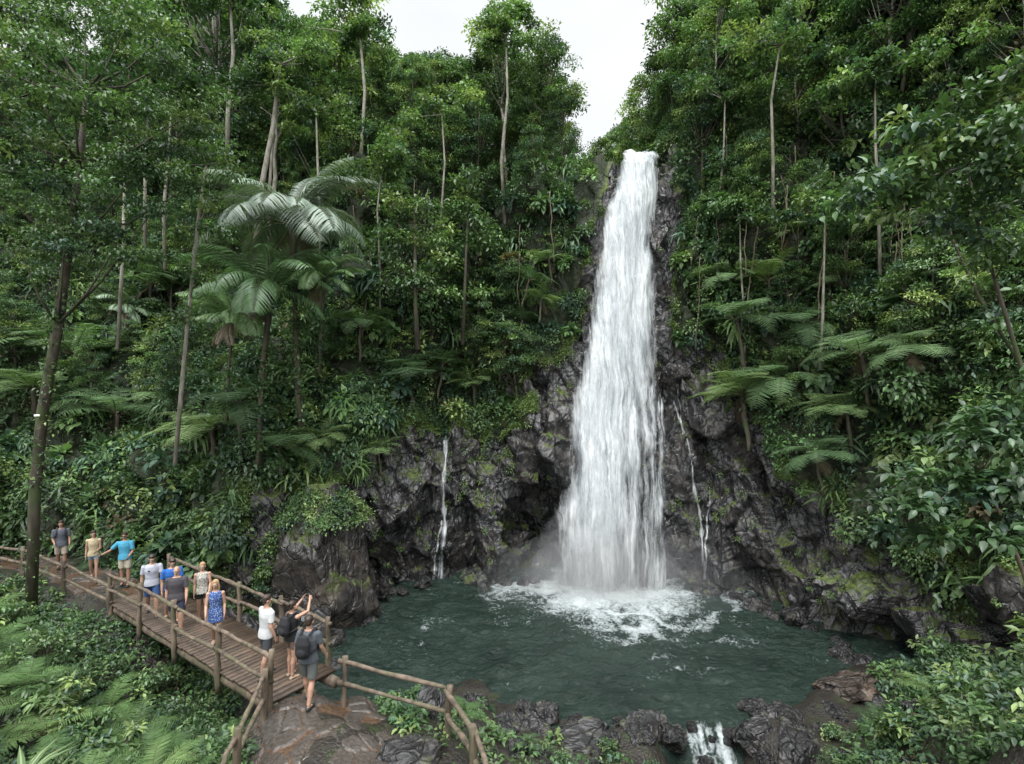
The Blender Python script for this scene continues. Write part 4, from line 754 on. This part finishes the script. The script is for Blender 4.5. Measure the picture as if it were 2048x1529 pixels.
    if bottom:
        C=MB(); tube(C,[np.array((0,0,.82)),np.array((0,0,.90)),np.array((0,0,.95))],[.15*b,.178*b,.175*b],[.11*b,.130*b,.127*b],n=18)
        for i in(0,1):
            h,k=J['h%d'%i],J['k%d'%i]; tube(C,[h+np.array((0,0,.02)),h+(k-h)*bl*.5,h+(k-h)*bl],[.102*b,.098*b,.092*b],n=12)
        obj('shorts',remesh(C,.012,bottom,1),e)
    for i,s in enumerate((-1,1)):
        C=MB(); f=J['a%d'%i]+np.array((0,0,-.05)); tube(C,[f+np.array((0,-.075,0)),f+np.array((0,-.06,.0)),f+np.array((0,.03,.0)),f+np.array((s*.01,.13,-.012)),f+np.array((s*.012,.19,-.016)),f+np.array((s*.012,.2,-.016))],[.022,.04,.043,.05,.034,.01],[.02,.038,.036,.028,.018,.008],n=10); obj('shoe',remesh(C,.009,shoe,1),e)
    C=MB()
    if hs!='bald':
        sph(C,hd((0,-.008,1.683)),(.082,.094,.088),MH,n=18,m=12); sph(C,hd((0,-.045,1.635)),(.076,.06,.075),MH); sph(C,hd((0,.045,1.73)),(.055,.04,.022),MH)
        if hs=='long': tube(C,[hd((0,-.06,1.68)),hd((0,-.085,1.58)),hd((0,-.09,1.46)),hd((0,-.08,1.38))],[.06,.08,.075,.03],[.03,.035,.03,.02],n=12); [tube(C,[hd((q*.06,.03,1.72)),hd((q*.08,.02,1.62)),hd((q*.085,.01,1.54)),hd((q*.08,.0,1.44))],[.02,.022,.022,.01],n=8) for q in(-1,1)]
        if hs=='bun': sph(C,hd((0,-.11,1.70)),.042); 
        if hs=='pony': tube(C,[hd((0,-.09,1.70)),hd((0,-.14,1.64)),hd((0,-.12,1.50)),hd((0,-.10,1.42))],[.02,.034,.03,.008],n=8)
        obj('hair',remesh(C,.011,hair,1),e)
    else:
        sph(C,hd((0,-.028,1.645)),(.078,.078,.075),MH,n=18,m=12); obj('hair',remesh(C,.011,hair,1),e)
    for s in(-1,1):
        C=MB(); sph(C,hd((s*.029,.083,1.637)),.0125,col=(.7,.68,.65),n=8,m=6); sph(C,hd((s*.029,.0925,1.637)),.0065,col=(.02,.015,.01),n=8,m=6); obj('eye',C.mesh('eye',M_flat,True),e)
    C=MB(); sph(C,hd((0,.084,1.578)),(.023,.007,.007),MH,col=(.30,.10,.08),n=10,m=6); obj('mouth',C.mesh('mouth',M_flat,True),e)
    if logo: C=MB(); sph(C,up((.07,.142*b,1.33)),(.028,.008,.022),col=(.02,.02,.03),n=8,m=6); obj('chest_badge',C.mesh('badge',M_flat,True),e)
    if glasses:
        C=MB(); [sph(C,hd((s*.03,.097,1.64)),(.026,.008,.018),MH,col=(.01,.01,.012)) for s in(-1,1)]; tube(C,[hd((-.075,0,1.645)),hd((-.06,.09,1.645)),hd((.06,.09,1.645)),hd((.075,0,1.645))],.004,n=6,col=(.01,.01,.012)); obj('sunglasses',C.mesh('glasses',M_flat,True),e)
    if pack is not None:
        C=MB(); y0=-.23*b
        sph(C,up((0,y0,1.25)),(.145,.10,.2),n=16,m=12); tube(C,[up((0,y0,1.02)),up((0,y0-.01,1.1)),up((0,y0-.02,1.3)),up((0,y0,1.43)),up((0,y0,1.46))],[.11,.15,.15,.11,.05],[.06,.085,.085,.06,.03],n=14)
        sph(C,up((0,y0-.085,1.14)),(.10,.05,.085))
        e2=obj('backpack',remesh(C,.012,pack,1),e)
        for s in(-1,1):
            C=MB(); tube(C,[up((s*.09,-.17*b,1.43)),up((s*.11,-.05,1.505)),up((s*.115,.07,1.48)),up((s*.12,.15*b,1.36)),up((s*.14,.12*b,1.2)),up((s*.155,-.05,1.12)),up((s*.12,-.18*b,1.1))],.024,.012,xref=(1,0,0),n=8); obj('strap',C.mesh('strap',pack,True),e2)
    if phone:
        C=MB(); p=(J['w0']+J['w1'])/2+(J['d0']+J['d1'])*.06; box(C,p,(.15,.01,.075),col=(.02,.02,.022)); obj('phone',C.mesh('phone',M_flat),e)
    return e
def cc(n,c,p=None): return cm_(n,c,.85,p)
DZ=BZ+.0
person('man in grey t-shirt and shorts wearing black backpack, walking away',-4.17,10.5,2.47,(.1,1),1.78,legs=((.25,.08),(-.15,.2)),arms=((-.15,.18,.4,.1),(.15,.18,.4,.1)),shirt=cc('cloth_slate',(.075,.085,.10)),bottom=cc('cloth_olive_grey',(.09,.10,.095)),bl=.85,pack=cc('pack_black',(.012,.013,.016)),hs='short',skin=SK,build=1.05,sl=.7)
person('woman in black top raising both hands with phone',-4.93,11.45,DZ,(.45,1),1.66,True,legs=((.1,.15),(-.05,.05)),arms=((1.7,.15,.8,-.35),(1.7,.15,.8,-.35)),shirt=cc('cloth_black',(.012,.012,.014)),sl=0,bottom=cc('cloth_brown',(.12,.085,.065)),bl=.55,hs='bun',phone=True,shoe=SAND,pack=cc('pack_dark',(.015,.015,.018)))
person('man in white t-shirt and dark shorts seen from behind',-5.5,11.45,DZ,(.6,.9),1.80,legs=((.15,.05),(-.15,.1)),arms=((.1,.12,.8,-.1),(-.15,.15,.5,.1)),shirt=cc('cloth_white',(.50,.51,.51)),bottom=cc('cloth_charcoal',(.05,.055,.06)),bl=.8,hs='short',head=(-.3,0),sl=.7)
person('smiling woman in blue floral dress walking along the bridge',-7.35,12.7,DZ,(.35,-1),1.70,True,legs=((.2,.1),(-.2,.3)),arms=((-.1,.12,.5,.05),(.2,.12,.6,-.1)),hair=HL,hs='long',shirt=cc('cloth_blue_floral',(.035,.08,.25),((.35,.42,.55),30)),sl=0,dress=True,shoe=SAND)
person('bald man in dark grey t-shirt and navy shorts walking',-8.9,13.6,DZ,(.4,-1),1.74,legs=((.25,.15),(-.2,.3)),arms=((.15,.15,.35,.05),(-.2,.15,.35,.05)),hair=HG,hs='bald',shirt=cc('cloth_dark_grey',(.055,.05,.058)),bottom=cc('cloth_navy',(.025,.03,.06)),bl=.8,build=1.12,sl=.75)
person('woman in black and white patterned top with light hair',-8.55,14.15,DZ,(.5,-1),1.66,True,legs=((.2,.1),(-.15,.2)),arms=((.2,.12,.6,-.1),(-.1,.1,.4,.05)),hair=HL,hs='bun',shirt=cc('cloth_black_white',(.45,.43,.38),((.02,.02,.02),22)),sl=0,bottom=cc('cloth_black_b',(.02,.02,.022)),bl=.45,shoe=SAND)
person('man in bright blue t-shirt looking down while walking',-9.5,14.3,DZ,(.7,-.8),1.76,legs=((.25,.1),(-.2,.25)),arms=((.1,.12,.4,.0),(-.15,.12,.3,.05)),shirt=cc('cloth_royal_blue',(.02,.12,.42)),bottom=cc('cloth_navy_b',(.03,.035,.06)),hs='short',head=(0,-.4),lean=.12,sl=.7)
person('man in pale t-shirt and blue shorts looking down',-10.3,14.65,DZ,(.6,-.9),1.76,legs=((.3,.15),(-.25,.3)),arms=((.1,.14,.4,.0),(-.2,.14,.3,.05)),shirt=cc('cloth_pale_grey',(.42,.43,.50)),bottom=cc('cloth_blue',(.035,.08,.22)),bl=.85,hs='short',head=(0,-.35),lean=.12,sl=.7,logo=True)
person('man in light blue shirt with sunglasses pointing one arm',-12.85,17.0,2.48,(.35,-1),1.74,legs=((.05,.0),(-.05,.05)),arms=((.1,.15,.9,-.2),(.3,.7,.7,.9)),shirt=cc('cloth_sky_blue',(.06,.30,.45)),bottom=cc('cloth_beige',(.42,.38,.30)),bl=.8,skin=SK2,glasses=True,hs='short',sl=.8)
person('woman in cream top and denim shorts walking',-14.3,17.5,2.48,(.6,-1),1.68,True,legs=((.25,.1),(-.2,.35)),arms=((.1,.1,1.2,-.3),(-.1,.12,.3,.05)),hair=HB,hs='pony',shirt=cc('cloth_cream',(.50,.42,.27)),sl=.15,bottom=cc('cloth_denim',(.22,.30,.38)),bl=.4,shoe=SAND,head=(.2,-.1))
person('man in grey t-shirt and beige shorts carrying a bag',-16.2,18.4,2.5,(.7,-1),1.76,legs=((.15,.1),(-.2,.2)),arms=((.1,.15,.5,.05),(.0,.12,.9,-.3)),shirt=cc('cloth_grey',(.09,.10,.125)),bottom=cc('cloth_sand',(.36,.31,.25)),bl=.8,skin=SK2,hs='short',pack=cc('pack_grey',(.03,.03,.035)),sl=.75)
# ---------------------------------------------------------------- light, sky, camera
w=bpy.data.worlds.new('World'); SC.world=w; w.use_nodes=True; nt=w.node_tree; nt.nodes.clear()
sky=nt.nodes.new('ShaderNodeTexSky'); sky.sky_type='NISHITA'; sky.sun_disc=False; sky.sun_elevation=math.radians(60); sky.sun_rotation=math.radians(200)
g=nd(nt,'TexCoord').outputs['Generated']; sx=nd(nt,'SeparateXYZ',Vector=g); z_=sx.outputs[2]
cl=nd(nt,'TexNoise',Vector=nd(nt,'Mapping',Vector=g,Scale=(1,1,2.2)).outputs[0],Scale=2.6,Detail=5.0).outputs[0]
lum=ramp(nt,z_,[(0,.20),(.66,.235),(.76,.6),(.9,1.0)])
back_fill=math_(nt,'ADD',1.0,math_(nt,'MULTIPLY',math_(nt,'MAXIMUM',math_(nt,'MULTIPLY',sx.outputs[1],-1.0),0.0),1.8))  # added fill: unseen sky behind the camera brightened to light slopes facing it
lum=mixc(nt,1.0,lum,nd(nt,'CombineXYZ',i0=back_fill,i1=back_fill,i2=back_fill).outputs[0],'MULTIPLY')
lum=mixc(nt,1.0,lum,ramp(nt,cl,[(.3,(.88,.90,.92)),(.7,(1.02,1.02,1.02))]),'MULTIPLY')
clc=mixc(nt,1.0,lum,(.98,.995,1.0),'MULTIPLY')
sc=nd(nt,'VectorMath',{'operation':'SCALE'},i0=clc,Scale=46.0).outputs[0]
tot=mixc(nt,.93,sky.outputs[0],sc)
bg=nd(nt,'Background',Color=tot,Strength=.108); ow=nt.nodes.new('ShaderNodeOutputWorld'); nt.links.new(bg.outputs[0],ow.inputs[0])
L=bpy.data.lights.new('sun','SUN'); L.energy=1.5; L.angle=math.radians(12); L.color=(1,.97,.92); so=bpy.data.objects.new('sun',L); COL.objects.link(so)
so.rotation_euler=(math.radians(30),math.radians(-10),math.radians(0))
cam=bpy.data.cameras.new('camera'); cam.lens=18; cam.sensor_width=36; cam.shift_y=25.5/2048; cam.clip_end=1000; cam.clip_start=.05
co=bpy.data.objects.new('camera',cam); COL.objects.link(co); co.location=(0,0,CZ); co.rotation_euler=(math.radians(90),0,0); SC.camera=co
SC.view_settings.view_transform='Standard'; SC.view_settings.look='None'; SC.view_settings.exposure=0
